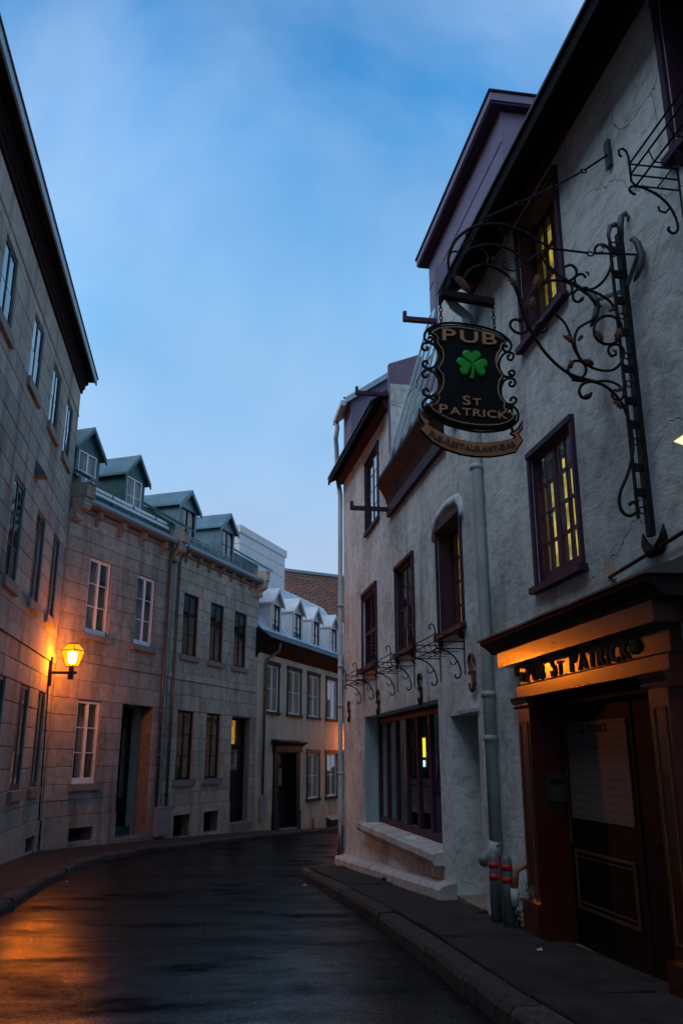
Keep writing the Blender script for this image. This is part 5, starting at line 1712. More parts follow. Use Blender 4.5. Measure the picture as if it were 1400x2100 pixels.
FRM = [[(1.428,4.593),(1.438,4.608),(1.454,4.599),(1.447,4.577),(1.421,4.572),(1.402,4.587),(1.399,4.615),(1.413,4.651),(1.453,4.686),(1.519,4.717),(1.592,4.731),(1.664,4.732),(1.757,4.727),(1.836,4.716),(1.908,4.698),(1.967,4.671),(2.011,4.632),(2.029,4.591),(2.016,4.555),(1.992,4.539),(1.97,4.551),(1.968,4.575),(1.985,4.588),(1.998,4.574)],[(2.014,4.516),(1.997,4.508),(1.999,4.483),(2.022,4.478),(2.041,4.515),(2.025,4.534),(1.992,4.535),(1.957,4.508),(1.931,4.457),(1.932,4.401),(1.955,4.355),(1.987,4.344),(2.021,4.353),(2.039,4.379),(2.024,4.398),(2.0,4.386),(2.002,4.365),(2.019,4.367)],[(2.015,4.308),(2.002,4.307),(1.997,4.282),(2.02,4.277),(2.041,4.303),(2.026,4.333),(1.987,4.333),(1.952,4.307),(1.933,4.25),(1.933,4.196),(1.957,4.15),(1.995,4.139),(2.028,4.152),(2.04,4.18),(2.018,4.195),(1.998,4.18),(2.0,4.163)],[(2.002,4.099),(1.987,4.112),(1.973,4.101),(1.975,4.077),(1.995,4.075),(2.005,4.093),(1.994,4.119),(1.968,4.119)],[(1.961,4.117),(1.994,4.129),(2.026,4.115),(2.044,4.082),(2.041,4.035),(2.012,3.993),(1.965,3.96),(1.886,3.935),(1.796,3.923),(1.707,3.924),(1.619,3.938),(1.531,3.961),(1.457,3.996),(1.402,4.038),(1.371,4.083),(1.379,4.116),(1.405,4.145),(1.436,4.144),(1.452,4.128),(1.435,4.107),(1.42,4.112)],[(1.413,4.529),(1.422,4.52),(1.412,4.505),(1.39,4.503),(1.381,4.527),(1.391,4.552),(1.424,4.562),(1.462,4.551),(1.493,4.505),(1.497,4.45),(1.476,4.4),(1.443,4.37),(1.405,4.367),(1.38,4.393),(1.39,4.417),(1.413,4.419),(1.415,4.399)],[(1.413,4.32),(1.403,4.299),(1.381,4.304),(1.378,4.331),(1.404,4.354),(1.443,4.35),(1.48,4.312),(1.494,4.259),(1.483,4.204),(1.45,4.168),(1.411,4.159),(1.38,4.176),(1.381,4.203),(1.404,4.212),(1.416,4.192)],[(1.707,3.924),(1.714,3.944)],[(1.925,3.944),(1.914,3.963)],[(1.717,4.724),(1.716,4.706)],[(1.809,4.714),(1.808,4.691)],[(1.992,3.978),(1.999,3.926)],[(1.414,4.026),(1.431,3.975)]]
RIB_TOP = [(1.399,3.946),(1.454,3.911),(1.528,3.876),(1.615,3.849),(1.716,3.836),(1.811,3.838),(1.908,3.854),(1.992,3.879)]
RIB_BOT = [(1.351,3.911),(1.433,3.825),(1.525,3.779),(1.624,3.751),(1.724,3.742),(1.819,3.746),(1.909,3.762),(2.006,3.791)]
TAILR = [(1.992,3.879),(2.017,3.904),(1.982,3.925),(2.043,3.962),(2.073,4.024),(2.068,3.963),(2.034,3.925),(2.063,3.877),(2.006,3.791)]
TAILL = [(1.399,3.946),(1.422,3.974),(1.375,4.004),(1.346,4.061),(1.349,4.002),(1.38,3.952),(1.351,3.911)]
BAR = [(1.521,4.955),(1.913,4.916)]
CHAIN = [[(1.524,4.939),(1.523,4.714)],[(1.909,4.906),(1.911,4.691)]]
WORDS = {'PUB':[(1.518,4.573),(1.908,4.567),(1.521,4.668)],'ST':[(1.644,4.098),(1.773,4.102),(1.647,4.163)],'PAT':[(1.477,4.025),(1.952,4.014),(1.479,4.085)],'sham':[(1.722,4.406),(1.716,4.268),(1.605,4.404),(1.836,4.401),(1.724,4.506)]}
RTEXT = [(1.4,3.878),(1.464,3.843),(1.538,3.815),(1.625,3.795),(1.713,3.785),(1.808,3.786),(1.905,3.802),(2.012,3.838)]
TIES = [[(2.936,6.328),(2.703,6.138),(2.443,5.956),(2.162,5.784),(1.883,5.616),(1.699,5.345)],[(3.13,5.438),(2.876,5.423),(2.695,5.407),(2.354,5.416)]]
# ------------------------------------------------------------------ carved doorway of the pub
dw = MB()
ds_ = bpy.data.objects.new('doorway', None)
ds_.parent = bp_
link(ds_)
zd = .33
V_ = M['varnish']
for s0_, s1_ in ((7.36, 7.64), (5.0, 5.24)):
    p = MB().box(PUB, s0_, s1_, -.28, .15, zd - .15, 2.235).build('pilaster', V_, ds_)
    MB().box(PUB, s0_ - .035, s1_ + .035, -.02, .19, zd - .2, .62).build('pilaster_base', V_, ds_)
    cpf = [(-.02, 2.237), (.16, 2.237), (.175, 2.26), (.165, 2.275), (.19, 2.30), (.20, 2.335), (-.02, 2.335)]
    MB().prism([PUB(s0_ - .05, a, b) for a, b in cpf], [PUB(s1_ + .05, a, b) for a, b in cpf]).build('capital', M['gold'] if False else V_, ds_)
    f = MB()
    a, b = s0_ + .045, s1_ - .045
    for x in (a, b - .012):
        f.box(PUB, x, x + .012, .151, .160, .72, 2.12)
    f.box(PUB, a + .013, b - .013, .151, .160, .72, .732)
    f.box(PUB, a + .013, b - .013, .151, .160, 2.108, 2.12)
    f.build('gilt_moulding', M['gold'], ds_)
MB().box(PUB, 4.97, 7.67, -.30, .135, 2.338, 2.445).build('lower_fascia', V_, ds_)
MB().box(PUB, 4.965, 7.675, -.30, .15, 2.338, 2.352).build('bead', V_, ds_)
MB().box(PUB, 4.99, 7.65, -.30, .10, 2.447, 2.632).build('frieze', V_, ds_)
MB().box(PUB, 4.96, 7.68, -.02, .125, 2.447, 2.46).build('bead', M['black'], ds_)
MB().box(PUB, 4.90, 7.83, -.02, .25, 2.634, 2.772).build('upper_fascia', V_, ds_)
cpf = [(-.02, 2.774), (.26, 2.774), (.275, 2.80), (.30, 2.82), (.34, 2.85), (.37, 2.865), (.37, 2.89), (-.02, 2.89)]
MB().prism([PUB(4.74, a, b) for a, b in cpf], [PUB(7.98, a, b) for a, b in cpf]).build('cornice', M['black'], ds_)
fl2 = MB()
for i in range(13):
    s = 4.70 + (8.02 - 4.70) * i / 12
    j = random.uniform(-.012, .014)
    fl2.v += [PUB(s, .39, 2.895 + j * .4), PUB(s, .39, 2.912 + j * .4), PUB(s, .18, 2.98 + j), PUB(s, -.0, 3.06 + j * 1.4), PUB(s, -.02, 2.91)]
for i in range(12):
    for j in range(4):
        fl2.f.append((i * 5 + j, i * 5 + j + 1, (i + 1) * 5 + j + 1, (i + 1) * 5 + j))
fl2.f += [tuple(range(5)), tuple(range(60, 65))]
fl2.build('lead_flashing', M['steel'], ds_)
# carved letters along the frieze: text runs from far (left in view) to near
T = 'PUB ST PATRICK'
hs = [1.18, 1, 1, 1, 1.3, .85, 1, 1.3, 1, 1, 1, 1, 1, 1]
text_on(ds_, T, line_at((XP - .1015, 7.47, 2.472), (0, -1, 0), (0, 0, 1), (-1, 0, 0)), 1.95, M['letter_dark'], depth=.014, heights=hs, gap=.8, space=.6, cap=.132, serif=False)
shamrock(ds_, (XP - .1015, 5.44, 2.545), (0, -1, 0), (0, 0, 1), (-1, 0, 0), .11, M['clover_old'], .03)
shamrock(ds_, (XP - .1015, 7.57, 2.53), (0, -1, 0), (0, 0, 1), (-1, 0, 0), .09, M['clover_old'], .03)
# recessed door: fixed leaf with the menu, dark leaf beside it, lower panel
jb = MB()
jb.box(PUB, 7.362, 7.56, -.40, -.282, zd - .1, 2.5)
jb.box(PUB, 5.05, 5.238, -.40, -.282, zd - .1, 2.5)
jb.box(PUB, 5.24, 7.36, -.40, -.06, 2.25, 2.336)
jb.build('door_jamb', M['door'], ds_)
lf_ = MB().box(PUB, 6.10, 7.355, -.22, -.16, zd - .02, 2.248).build('door_leaf', M['door'], ds_)
lf2 = MB().box(PUB, 5.243, 6.095, -.22, -.17, zd - .02, 2.248).build('door_leaf', M['door'], ds_)
for (a, b, c, d) in ((6.22, 7.26, .60, 1.06),):
    m = MB()
    m.box(PUB, a, b, -.158, -.142, c, c + .02)
    m.box(PUB, a, b, -.158, -.142, d - .02, d)
    m.box(PUB, a, a + .02, -.158, -.142, c + .021, d - .021)
    m.box(PUB, b - .02, b, -.158, -.142, c + .021, d - .021)
    m.box(PUB, a + .05, b - .05, -.158, -.144, c + .05, c + .058)
    m.box(PUB, a + .05, b - .05, -.158, -.144, d - .058, d - .05)
    m.build('gilt_moulding', M['gold'], lf_)
MB().box(PUB, 7.318, 7.334, -.158, -.145, 1.1, 2.15).build('gilt_moulding', M['gold'], lf_)
for (a, b, c, d) in ((5.36, 5.98, .60, 1.06), (5.36, 5.98, 1.2, 2.1)):
    MB().box(PUB, a, b, -.168, -.150, c, d).build('door_panel', M['door'], lf2)
pst = MB().box(PUB, 6.17, 7.26, -.157, -.148, 1.31, 2.10).build('menu_poster', M['poster'])
tag(pst, 'large printed menu poster behind the pub doorway', 'poster')
text_on(pst, 'ST PATRICK', line_at((XP + .147, 6.98, 2.005), (0, -1, 0), (0, 0, 1), (-1, 0, 0)), .52, M['black'], depth=.003, heights=[1.3, 1, 1, 1.3, 1, 1, 1, 1, 1, 1], serif=False)
ib = MB()
FY = frame((XP, 7.362, 0), (-1, 0, 0), (0, -1, 0))     # on the far reveal, facing the camera
ib.box(FY, -.135, .03, .002, .06, 1.44, 1.67)
ibo = ib.build('intercom_box', M['dull_box'])
tag(ibo, 'small dull metal box on the door jamb beside the menu', 'box')
MB().box(FY, -.12, .015, .061, .064, 1.58, 1.625).build('slot', M['black'], ibo)
MB().box(PUB, 5.05, 7.6, -.5, -.02, .05, zd - .025).build('threshold', M['sill'], ds_)

# ------------------------------------------------------------------ wrought-iron bracket, tie rods and post
YB = 5.07
bk_ = thing('sign_bracket', 'black wrought iron scroll bracket with rusty leaves holding the pub sign', 'bracket', (XP, YB, 3.2))
def smooth_path(p, n=4):
    if len(p) < 3:
        return p
    o = []
    for i in range(len(p) - 1):
        p0, p1, p2, p3 = p[max(0, i - 1)], p[i], p[i + 1], p[min(len(p) - 1, i + 2)]
        for k in range(n):
            t = k / n
            o.append(tuple(.5 * (2 * p1[d] + (p2[d] - p0[d]) * t + (2 * p0[d] - 5 * p1[d] + 4 * p2[d] - p3[d]) * t * t + (3 * p1[d] - p0[d] - 3 * p2[d] + p3[d]) * t ** 3) for d in range(2)))
    o.append(p[-1])
    return o
for i, (p, r) in enumerate(SC):
    y = YB + (i % 5 - 2) * .012
    q = smooth_path(p, 3)
    MB().tube([(a, y, b) for a, b in q], r * 1.05, 6).build('scroll', M['iron'], bk_, smooth=True)
for i, ((x0, z0), (x1, z1)) in enumerate(LEAF):
    d = Vector((x1 - x0, 0, z1 - z0))
    L_ = d.length
    t = d / L_
    w = Vector((-t.z, 0, t.x))
    m = MB()
    y = YB - .015
    c = Vector((x0, y, z0))
    n = 7
    up, dn = [], []
    for k in range(n + 1):
        u = k / n
        ww = .32 * L_ * math.sin(math.pi * min(1, u * .9 + .08)) * (1 if k % 2 else .62)
        ww = min(ww, .032)
        bend = Vector((0, -.02 * math.sin(u * 3), 0))
        up.append(c + t * (u * L_) + w * ww + bend)
        dn.append(c + t * (u * L_) - w * ww + bend)
    mid = [c + t * (k / n * L_) + Vector((0, -.012 - .02 * math.sin(k / n * 3), 0)) for k in range(n + 1)]
    bb = len(m.v)
    m.v += [tuple(q) for q in up + mid + dn] + [tuple(q + Vector((0, .012, 0))) for q in mid]
    for k in range(n):
        m.f += [(k, k + 1, n + 1 + k + 1, n + 1 + k), (n + 1 + k, n + 2 + k, 2 * n + 3 + k, 2 * n + 2 + k), (k, 3 * n + 3 + k, 3 * n + 4 + k, k + 1), (2 * n + 2 + k, 2 * n + 3 + k, 3 * n + 4 + k, 3 * n + 3 + k)]
    m.build('leaf', M['rust'], bk_, recalc=False)
PX = frame((0, YB, 0), (1, 0, 0), (0, -1, 0))
MB().box(PX, 2.915, 2.955, -.03, .03, 3.24, 5.60).build('post_bar', M['iron'], bk_)
MB().box(PX, 2.846, 2.862, -.012, .012, 3.36, 5.52).build('post_bar', M['iron'], bk_)
for z in (3.52, 3.70, 4.02, 4.20, 4.45, 4.74, 5.0, 5.22, 5.42):
    MB().box(PX, 2.8625, 2.9145, -.014, .014, z, z + .055).build('rung', M['iron'], bk_)
for z in (3.42, 3.92, 4.36, 4.58, 4.90, 5.50):
    MB().tube([(2.889 + .024 * math.cos(a), YB, z + .024 * math.sin(a)) for a in [k * .7 for k in range(9)]], .006, 5).build('scroll', M['iron'], bk_)
MB().tube([(2.95, YB, 5.58), (2.955, YB, 5.68), (2.975, YB, 5.76), (3.01, YB, 5.79), (3.03, YB, 5.76), (3.02, YB, 5.72)], [.026, .026, .024, .02, .014, .008], 6).build('finial', M['steel'], bk_, smooth=True)
MB().tube([(2.86, YB, 5.50), (2.85, YB, 5.58), (2.87, YB, 5.66), (2.92, YB, 5.68)], [.012, .014, .02, .022], 6).build('finial', M['steel'], bk_, smooth=True)
# wall anchors of the struts
def crescent(c_s, c_z, h, mat, flat=False):
    pts = [(.07, .5), (.03, .46), (-.0, .3), (.0, .0), (.0, -.3), (.035, -.46), (.075, -.5)]
    if flat:
        pts = [(-.62, .28), (-.55, -.1), (-.25, -.42), (.0, -.40), (.25, -.42), (.55, -.1), (.62, .28)]
        q = [PUB(c_s + a * h, .03, c_z + b * h) for a, b in pts]
        r = [.006, .03, .045, .04, .045, .03, .006]
    else:
        q = [PUB(c_s + a, .04 + abs(b) * .08, c_z + b * h) for a, b in pts]
        r = [.008, .02, .026, .028, .026, .02, .008]
    MB().tube(q, r, 7).build('wall_plate', mat, bk_, smooth=True)
crescent(4.90, 5.31, .34, M['steel'])
crescent(5.62, 5.31, .30, M['steel'])
crescent(5.17, 3.26, .22, M['iron'], True)
MB().box(PUB, 5.22, 5.29, .0, .03, 6.36, 6.60).build('wall_plate', M['steel'], bk_)
for (sa, za) in ((4.92, 5.36), (5.60, 5.36)):
    MB().tube([PUB(sa, .04, za), (2.94, YB, 5.12)], .018, 6).build('strut', M['steel'], bk_)
def rod(pts, r):
    o = MB()
    for a, b in zip(pts, pts[1:]):
        a, b = Vector(a), Vector(b)
        t = (b - a).normalized()
        o.tube([a + t * .02, b - t * .02], r, 6)
    for p in pts[1:-1]:
        p = Vector(p)
        o.tube([p + Vector((.026 * math.cos(k * .8), .008, .018 * math.sin(k * .8))) for k in range(9)], .006, 5)
    o.build('tie_rod', M['iron'], bk_)
def lerp3(a, b, t):
    return tuple(a[i] + (b[i] - a[i]) * t for i in range(3))
ta, tb = (3.02, 5.25, 6.48), (1.70, YB, 5.345)
tp = []
for k, (x, z) in enumerate(TIES[0]):
    y = 5.25 - .18 * k / 5
    tp.append((x * y / YB, y, 1.8 + (z - 1.8) * y / YB))
rod(tp, .009)
tp = []
for k, (x, z) in enumerate(TIES[1]):
    y = 4.93 + .14 * k / 3
    tp.append((x * y / YB, y, 1.8 + (z - 1.8) * y / YB))
rod(tp, .009)

# ------------------------------------------------------------------ hanging sign
sg = thing('pub_sign', 'dark shield-shaped pub sign with green shamrock hanging from the iron bracket', 'sign', (1.72, YB, 3.95))
bz = [z for _, z in BAR]
MB().hexa([(BAR[0][0], YB - .03, bz[0] - .025), (BAR[1][0], YB - .03, bz[1] - .025), (BAR[1][0], YB + .03, bz[1] - .025), (BAR[0][0], YB + .03, bz[0] - .025),
           (BAR[0][0], YB - .03, bz[0] + .025), (BAR[1][0], YB - .03, bz[1] + .025), (BAR[1][0], YB + .03, bz[1] + .025), (BAR[0][0], YB + .03, bz[0] + .025)]).build('hanger_bar', M['iron'], sg)
for (a, b) in CHAIN:
    m = MB()
    n = 7
    for k in range(n):
        t0, t1 = k / n - .02, (k + 1) / n + .02
        z0, z1 = a[1] + (b[1] - a[1]) * t0, a[1] + (b[1] - a[1]) * t1
        x = a[0] + (b[0] - a[0]) * (k + .5) / n
        zc, hz = (z0 + z1) / 2, abs(z1 - z0) / 2
        loop = []
        for j in range(9):
            an = j * math.pi / 4
            dx, dz = .011 * math.cos(an), hz * math.sin(an)
            loop.append((x + dx, YB, zc + dz) if k % 2 else (x, YB + dx, zc + dz))
        m.tube(loop, .004, 5)
    m.build('chain', M['iron'], sg)
bd = BOARD
cx = sum(p[0] for p in bd) / len(bd)
cz = sum(p[1] for p in bd) / len(bd)
MB().prism([(x, YB - .025, z) for x, z in bd], [(x, YB + .025, z) for x, z in bd]).build('board', M['board'], sg)
ed = MB()
loop = [(cx + (x - cx) * .955, cz + (z - cz) * .955) for x, z in bd]
ed.tube([(x, YB - .026, z) for x, z in loop + loop[:1]], .0045, 5, cap=False)
ed.build('gilt_edge', M['letter_gold'], sg)
rim = MB()
rim.tube([(x, YB, z) for x, z in bd + bd[:1]], .013, 6, cap=False)
rim.build('rim', M['iron'], sg)
for f_ in FRM:
    q = smooth_path(f_, 3)
    MB().tube([(x, YB, z) for x, z in q], .0095, 6).build('scroll', M['iron'], sg, smooth=True)
W = WORDS
def word(txt, key, cap, hs=None, depth=.012, gp_=.8):
    (x0, z0), (x1, z1), (_, zt) = W[key]
    dx, dz = x1 - x0, z1 - z0
    L_ = math.hypot(dx, dz)
    r_ = (dx / L_, 0, dz / L_)
    u_ = (-dz / L_, 0, dx / L_)
    text_on(sg, txt, line_at((x0, YB - .027, z0), r_, u_, (0, -1, 0)), L_, M['letter_gold'], depth=depth, heights=hs, gap=gp_, cap=cap)
word('PUB', 'PUB', .088, gp_=1.0)
word('ST', 'ST', .056, [1.15, .85])
word('PATRICK', 'PAT', .052, [1.25, 1, 1, 1, 1, 1, 1])
shamrock(sg, (1.722, YB - .027, 4.405), (1, 0, -.02), (.02, 0, 1), (0, -1, 0), .215, M['clover'], .018)
rib = MB()
pa = [(x, YB - .012, z) for x, z in RIB_TOP + RIB_BOT[::-1]]
n = len(RIB_TOP)
for yy_ in (YB - .016, YB + .016):
    rib.v += [(x, yy_, z) for x, z in RIB_TOP] + [(x, yy_, z) for x, z in RIB_BOT]
for i in range(n - 1):
    rib.f += [(i, i + 1, n + i + 1, n + i), (2 * n + i, 3 * n + i, 3 * n + i + 1, 2 * n + i + 1), (i, 2 * n + i, 2 * n + i + 1, i + 1), (n + i, n + i + 1, 3 * n + i + 1, 3 * n + i)]
rib.f += [(0, n, 3 * n, 2 * n), (n - 1, 3 * n - 1, 4 * n - 1, 2 * n - 1)]
rb = rib.build('ribbon', M['ribbon'], sg)
for tl in (TAILR, TAILL):
    MB().prism([(x, YB - .006, z) for x, z in tl], [(x, YB + .022, z) for x, z in tl]).build('ribbon_tail', M['ribbon'], sg)
eb = RIB_TOP + [(x, z) for x, z in TAILR[1:]] + RIB_BOT[::-1] + TAILL[::-1][1:]
MB().tube([(x, YB, z) for x, z in eb + eb[:1]], .0085, 5, cap=False).build('ribbon_rim', M['iron'], sg)
pf, plen = path_at([(x, z - .012) for x, z in RTEXT], YB - .018)
text_on(sg, 'PUB-RESTAURANT-BAR', pf, plen, M['ribbon_letter'], depth=.010, gap=.5, cap=.036, heights=[1.15, 1, 1, 1, 1.15] + [1] * 9 + [1, 1.15, 1, 1])
for n_ in list(sg.children):
    pass

# ------------------------------------------------------------------ flower baskets under the windows
def basket(s0, s1, zt, label):
    o = thing('window_basket', label, 'basket', PUB((s0 + s1) / 2, 0, zt - .6), 'iron window baskets on the pub row')
    d, r = .36, .0078
    zm, zb_ = zt - .085, zt - .17
    for z in (zt, zm):
        MB().tube([PUB(s0, .0, z), PUB(s0, d, z), PUB(s1, d, z), PUB(s1, .0, z)], r, 5).build('rail', M['iron'], o)
    b_ = MB()
    b_.tube([PUB(s0, .0, zb_), PUB(s0, d - .03, zb_), PUB(s1, d - .03, zb_), PUB(s1, .0, zb_)], r, 5)
    for k in range(1, 4):
        s = s0 + (s1 - s0) * k / 4
        b_.tube([PUB(s, .0, zb_), PUB(s, d - .03, zb_), PUB(s, d, zm)], r * .7, 5)
    b_.tube([PUB(s0, d * .5, zb_), PUB(s1, d * .5, zb_)], r * .7, 5)
    b_.build('tray', M['iron'], o)
    for s in (s0, s1):
        hk = [(d - .03, zb_), (d, zb_ + .03), (d, zt + .05), (d + .012, zt + .10), (d + .04, zt + .12), (d + .068, zt + .10), (d + .066, zt + .065), (d + .05, zt + .05)]
        MB().tube([PUB(s, a, b) for a, b in hk], r * 1.1, 6).build('hook', M['iron'], o, smooth=True)
        sc_ = [(d - .02, zb_ - .07), (d + .01, zb_ - .06), (d + .02, zb_ - .03), (d - .01, zb_ - .005), (d - .09, zb_ - .012), (d - .2, zb_ - .07), (d - .27, zb_ - .16), (d - .3, zb_ - .27), (d - .285, zb_ - .33), (d - .25, zb_ - .345), (d - .225, zb_ - .32), (d - .235, zb_ - .30)]
        MB().tube([PUB(s, a, b) for a, b in smooth_path(sc_, 2)], r * 1.25, 6).build('bracket_scroll', M['iron'], o, smooth=True)
        sc2 = [(d - .255, zb_ - .15), (d - .22, zb_ - .19), (d - .18, zb_ - .18), (d - .175, zb_ - .145)]
        MB().tube([PUB(s, a, b) for a, b in sc2], r, 5).build('bracket_scroll', M['iron'], o)
        MB().tube([PUB(s, .01, zt + .02), PUB(s, .01, zb_ - .3)], r, 5).build('wall_bar', M['iron'], o)
    return o
basket(14.9, 16.1, 3.32, 'wrought iron window basket under the louvred shutters')
basket(12.1, 13.2, 3.27, 'wrought iron window basket under the middle of the three upper windows')
basket(9.65, 10.7, 3.22, 'wrought iron window basket under the amber lit window beneath the plaster hood')
basket(3.45, 4.40, 5.66, 'wrought iron window basket high on the wall at the right edge')

# ------------------------------------------------------------------ lanterns
def lantern(wall_pt, out, reach, label, group, flame='flame'):
    """wall lantern on a square arm: plate, arm, post, frame, panes, mantle"""
    w = Vector(wall_pt)
    o = Vector((out[0], out[1], 0)).normalized()
    sd_ = Vector((-o.y, o.x, 0))
    def F(a, b, z):          # b outwards, a sideways
        q = w + o * b + sd_ * a
        return (q.x, q.y, w.z + z)
    t = thing('street_lantern', label, 'lantern', tuple(w), group)
    MB().box(F, -.05, .05, .005, .09, -.36, .34).build('wall_plate', M['black'], t)
    MB().box(F, -.03, .03, .092, reach + .14, -.07, -.01).build('arm', M['black'], t)
    c = reach
    MB().box(F, -.055, .055, c - .055, c + .055, -.20, -.072).build('post', M['black'], t)
    MB().box(F, -.05, .05, c - .05, c + .05, -.008, .11).build('post', M['black'], t)
    zb_, zm, zt = .115, .50, .66
    hb, hm, ht = .105, .20, .095
    rot = R(24)
    def G(u, v, z):
        a = u * math.cos(rot) - v * math.sin(rot)
        b = u * math.sin(rot) + v * math.cos(rot)
        return F(a, c + b, z)
    cn = [(-1, -1), (1, -1), (1, 1), (-1, 1)]
    fr_ = MB()
    for (u, v), (u2, v2) in zip(cn, cn[1:] + cn[:1]):
        fr_.tube([G(u * hb, v * hb, zb_), G(u * hm, v * hm, zm), G(u * ht, v * ht, zt)], .011, 5)
        for h_, z_ in ((hb, zb_), (hm, zm), (ht, zt)):
            fr_.tube([G(u * h_, v * h_, z_), G(u2 * h_, v2 * h_, z_)], .011 if z_ != zm else .015, 5)
    fr_.hexa([G(-ht, -ht, zt), G(ht, -ht, zt), G(ht, ht, zt), G(-ht, ht, zt), G(-ht * .8, -ht * .8, zt + .02), G(ht * .8, -ht * .8, zt + .02), G(ht * .8, ht * .8, zt + .02), G(-ht * .8, ht * .8, zt + .02)])
    fr_.build('lantern_frame', M['black'], t)
    for (u, v), (u2, v2) in zip(cn, cn[1:] + cn[:1]):
        for (h0, z0), (h1, z1) in (((hb, zb_), (hm, zm)), ((hm, zm), (ht, zt))):
            k = .985
            MB().add([G(u * h0 * k, v * h0 * k, z0), G(u2 * h0 * k, v2 * h0 * k, z0), G(u2 * h1 * k, v2 * h1 * k, z1), G(u * h1 * k, v * h1 * k, z1)], [(0, 1, 2, 3)]).build('lantern_pane', M['lantern_glass'], t, recalc=False)
    cc_ = F(0, c, .34)
    MB().lathe(cc_, [(.03, -.16), (.075, -.14), (.105, -.02), (.115, .08), (.10, .12), (.03, .14)], 14).build('mantle', M[flame], t, smooth=True)
    MB().lathe(cc_, [(.035, -.22), (.05, -.20), (.05, -.17), (.03, -.165)], 12).build('burner', M['gold'], t)
    return t
lantern((XL, 21.72, 3.86), (1, -.12), .56, 'glowing amber street lantern on a black arm in the corner between the stone buildings', 'amber street lanterns')
p_ = LF(23.3, 0, 2.35)
lantern(p_, (math.cos(A), -math.sin(A)), .7, 'amber street lantern on the cream house wall round the bend', 'amber street lanterns', 'flame_far')
cbl = MB().tube([L1(21.76, .03, 3.5), L1(21.8, .03, 3.3), L1(22.0, .03, 2.0), L1(22.2, .035, .4), L1(22.24, .08, .35), L1(22.28, .08, -.28)], .018, 6).build('lantern_cable', M['black'], b1, smooth=True)

# flood lamp over the pub door, at the right edge
fl3 = thing('flood_lamp', 'lit warm flood lamp on the stucco wall at the right edge', 'lamp', PUB(4.15, 0, 3.6))
MB().tube([PUB(4.1, .0, 3.68), PUB(4.1, .25, 3.72)], .015, 6).build('arm', M['black'], fl3)
hd_ = MB()
hd_.hexa([PUB(4.00, .14, 3.62), PUB(4.32, .14, 3.62), PUB(4.32, .34, 3.62), PUB(4.00, .34, 3.62), PUB(4.08, .16, 3.64), PUB(4.2, .16, 3.64), PUB(4.2, .30, 3.64), PUB(4.08, .30, 3.64)])
hd_.build('housing', M['grey_box'], fl3)
MB().hexa([PUB(4.02, .15, 3.55), PUB(4.20, .15, 3.55), PUB(4.20, .33, 3.55), PUB(4.02, .33, 3.55), PUB(4.01, .145, 3.618), PUB(4.31, .145, 3.618), PUB(4.31, .335, 3.618), PUB(4.01, .335, 3.618)]).build('lens', M['flood'], fl3)

# ------------------------------------------------------------------ small things by the pub wall
def bollard(x, y, label):
    z = g(x, y)
    o = thing('bollard', label, 'bollard', (x, y, z), 'grey bollards with red bands by the downpipe')
    r, h = .048, .62
    MB().lathe((x, y, z - .02), [(r, 0), (r, h - .03), (r * .92, h), (r * .7, h + .025), (r * .3, h + .04), (.004, h + .044)], 18).build('post', M['bollard'], o, smooth=True)
    for zz in (.43, .535):
        MB().lathe((x, y, z + zz - .03), [(r + .0015, 0), (r + .0015, .055)], 18).build('band', M['red'], o, smooth=True)
bollard(2.80, 8.26, 'grey bollard with two red bands nearer the alcove, beside the downpipe')
bollard(2.80, 7.90, 'grey bollard with two red bands nearer the pub door')

def weed(x, y, h, n, label):
    z = g(x, y) + .02
    o = thing('weed', label, 'plant', (x, y, z))
    st_, lf__ = MB(), MB()
    for k in range(n):
        a = random.uniform(0, 6.28)
        lean = random.uniform(.05, .3) * h
        hh = h * random.uniform(.5, 1)
        tip = Vector((x + lean * math.cos(a), y + lean * math.sin(a), z + hh))
        b0 = Vector((x + random.gauss(0, .02), y + random.gauss(0, .02), z - .02))
        st_.tube([b0, (b0 + tip) / 2 + Vector((0, 0, .03)), tip], [.004, .003, .002], 4)
        for q in range(7):
            t = random.uniform(.3, 1)
            c = b0 + (tip - b0) * t
            aa = random.uniform(0, 6.28)
            d = Vector((math.cos(aa), math.sin(aa), random.uniform(-.3, .5)))
            s_ = Vector((-math.sin(aa), math.cos(aa), 0))
            L_ = random.uniform(.04, .09)
            lf__.add([c, c + d * L_ * .5 + s_ * L_ * .28, c + d * L_, c + d * L_ * .5 - s_ * L_ * .28], [(0, 1, 2, 3)])
    st_.build('stem', M['leaf'], o)
    lf__.build('leaves', M['leaf'], o, recalc=False)
weed(2.95, 7.80, .42, 9, 'leafy green weed growing against the wall behind the bollards')
weed(2.93, 8.05, .16, 7, 'low green weed at the foot of the bollards')
weed(2.98, 18.2, .12, 6, 'tiny weed at the corner foot of the stucco building')
weed(2.80, 13.4, .07, 5, 'tiny weed in the joint at the foot of the wall below the shop window')
pf_ = MB()
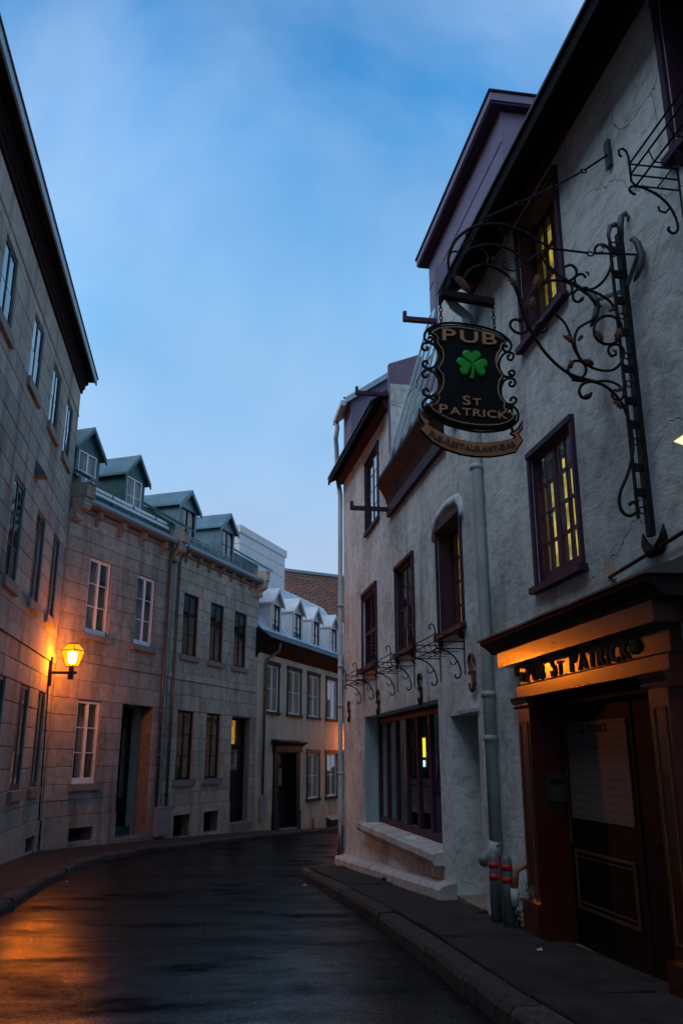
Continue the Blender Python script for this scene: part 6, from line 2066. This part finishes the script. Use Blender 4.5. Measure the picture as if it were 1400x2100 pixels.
pf_.tube([PUB(7.78, .0, .86), PUB(7.78, .12, .87), PUB(7.78, .20, .83), PUB(7.78, .22, .68)], [.022, .026, .03, .03], 10)
pfo = pf_.build('water_inlet', M['terracotta'], None, smooth=True)
tag(pfo, 'rusty pipe elbow sticking out of the wall behind the bollards', 'pipe')
MB().tube([PUB(7.78, .22, .685), PUB(7.78, .225, .54)], .036, 10).build('coupling', M['ledge'], pfo, smooth=True)
MB().tube([PUB(8.16, .12, .70), PUB(8.16, .12, .35)], .03, 8).build('valve_pipe', M['ledge'], pfo, smooth=True)
MB().lathe(PUB(8.16, .12, .44), [(.03, 0), (.045, .01), (.045, .09), (.03, .1)], 10).build('valve', M['black'], pfo, smooth=True)
wb = MB().box(PUB, 5.79, 5.88, .0, .05, 3.10, 3.24).build('wooden_block', M['wood_pale'])
tag(wb, 'small pale wooden block on the wall above the doorway cornice', 'block')
MB().tube([PUB(5.80, .06, 3.11), PUB(5.6, .05, 3.13), PUB(5.2, .05, 3.16), PUB(4.7, .05, 3.2), PUB(3.9, .05, 3.24)], .014, 6).build('cable', M['black'], bp_, smooth=True)
mdl = MB().tube([PUB(7.93, .0, 2.62), PUB(7.93, .035, 2.62)], [.06, .05], 14).build('wall_medallion', M['rust'])
tag(mdl, 'small round rusty medallion on the wall left of the doorway', 'medallion')
def scrap(x, y, sz, label):
    z = g(x, y) + (.032 if x > 1.9 else -.112)
    m = MB()
    m.hexa([(x - sz, y - sz * .6, z), (x + sz, y - sz * .5, z), (x + sz * .9, y + sz * .6, z), (x - sz, y + sz * .7, z), (x - sz, y - sz * .6, z + .012), (x + sz, y - sz * .5, z + .004), (x + sz * .9, y + sz * .6, z + .016), (x - sz, y + sz * .7, z + .006)])
    tag(m.build('paper_scrap', M['paper']), label, 'litter')
scrap(2.62, 6.75, .02, 'tiny white scrap of litter by the pub threshold')
scrap(1.75, 14.6, .03, 'tiny white scrap of litter on the road by the kerb end')
scrap(-2.1, 15.6, .02, 'tiny white scrap of litter on the road by the left kerb')
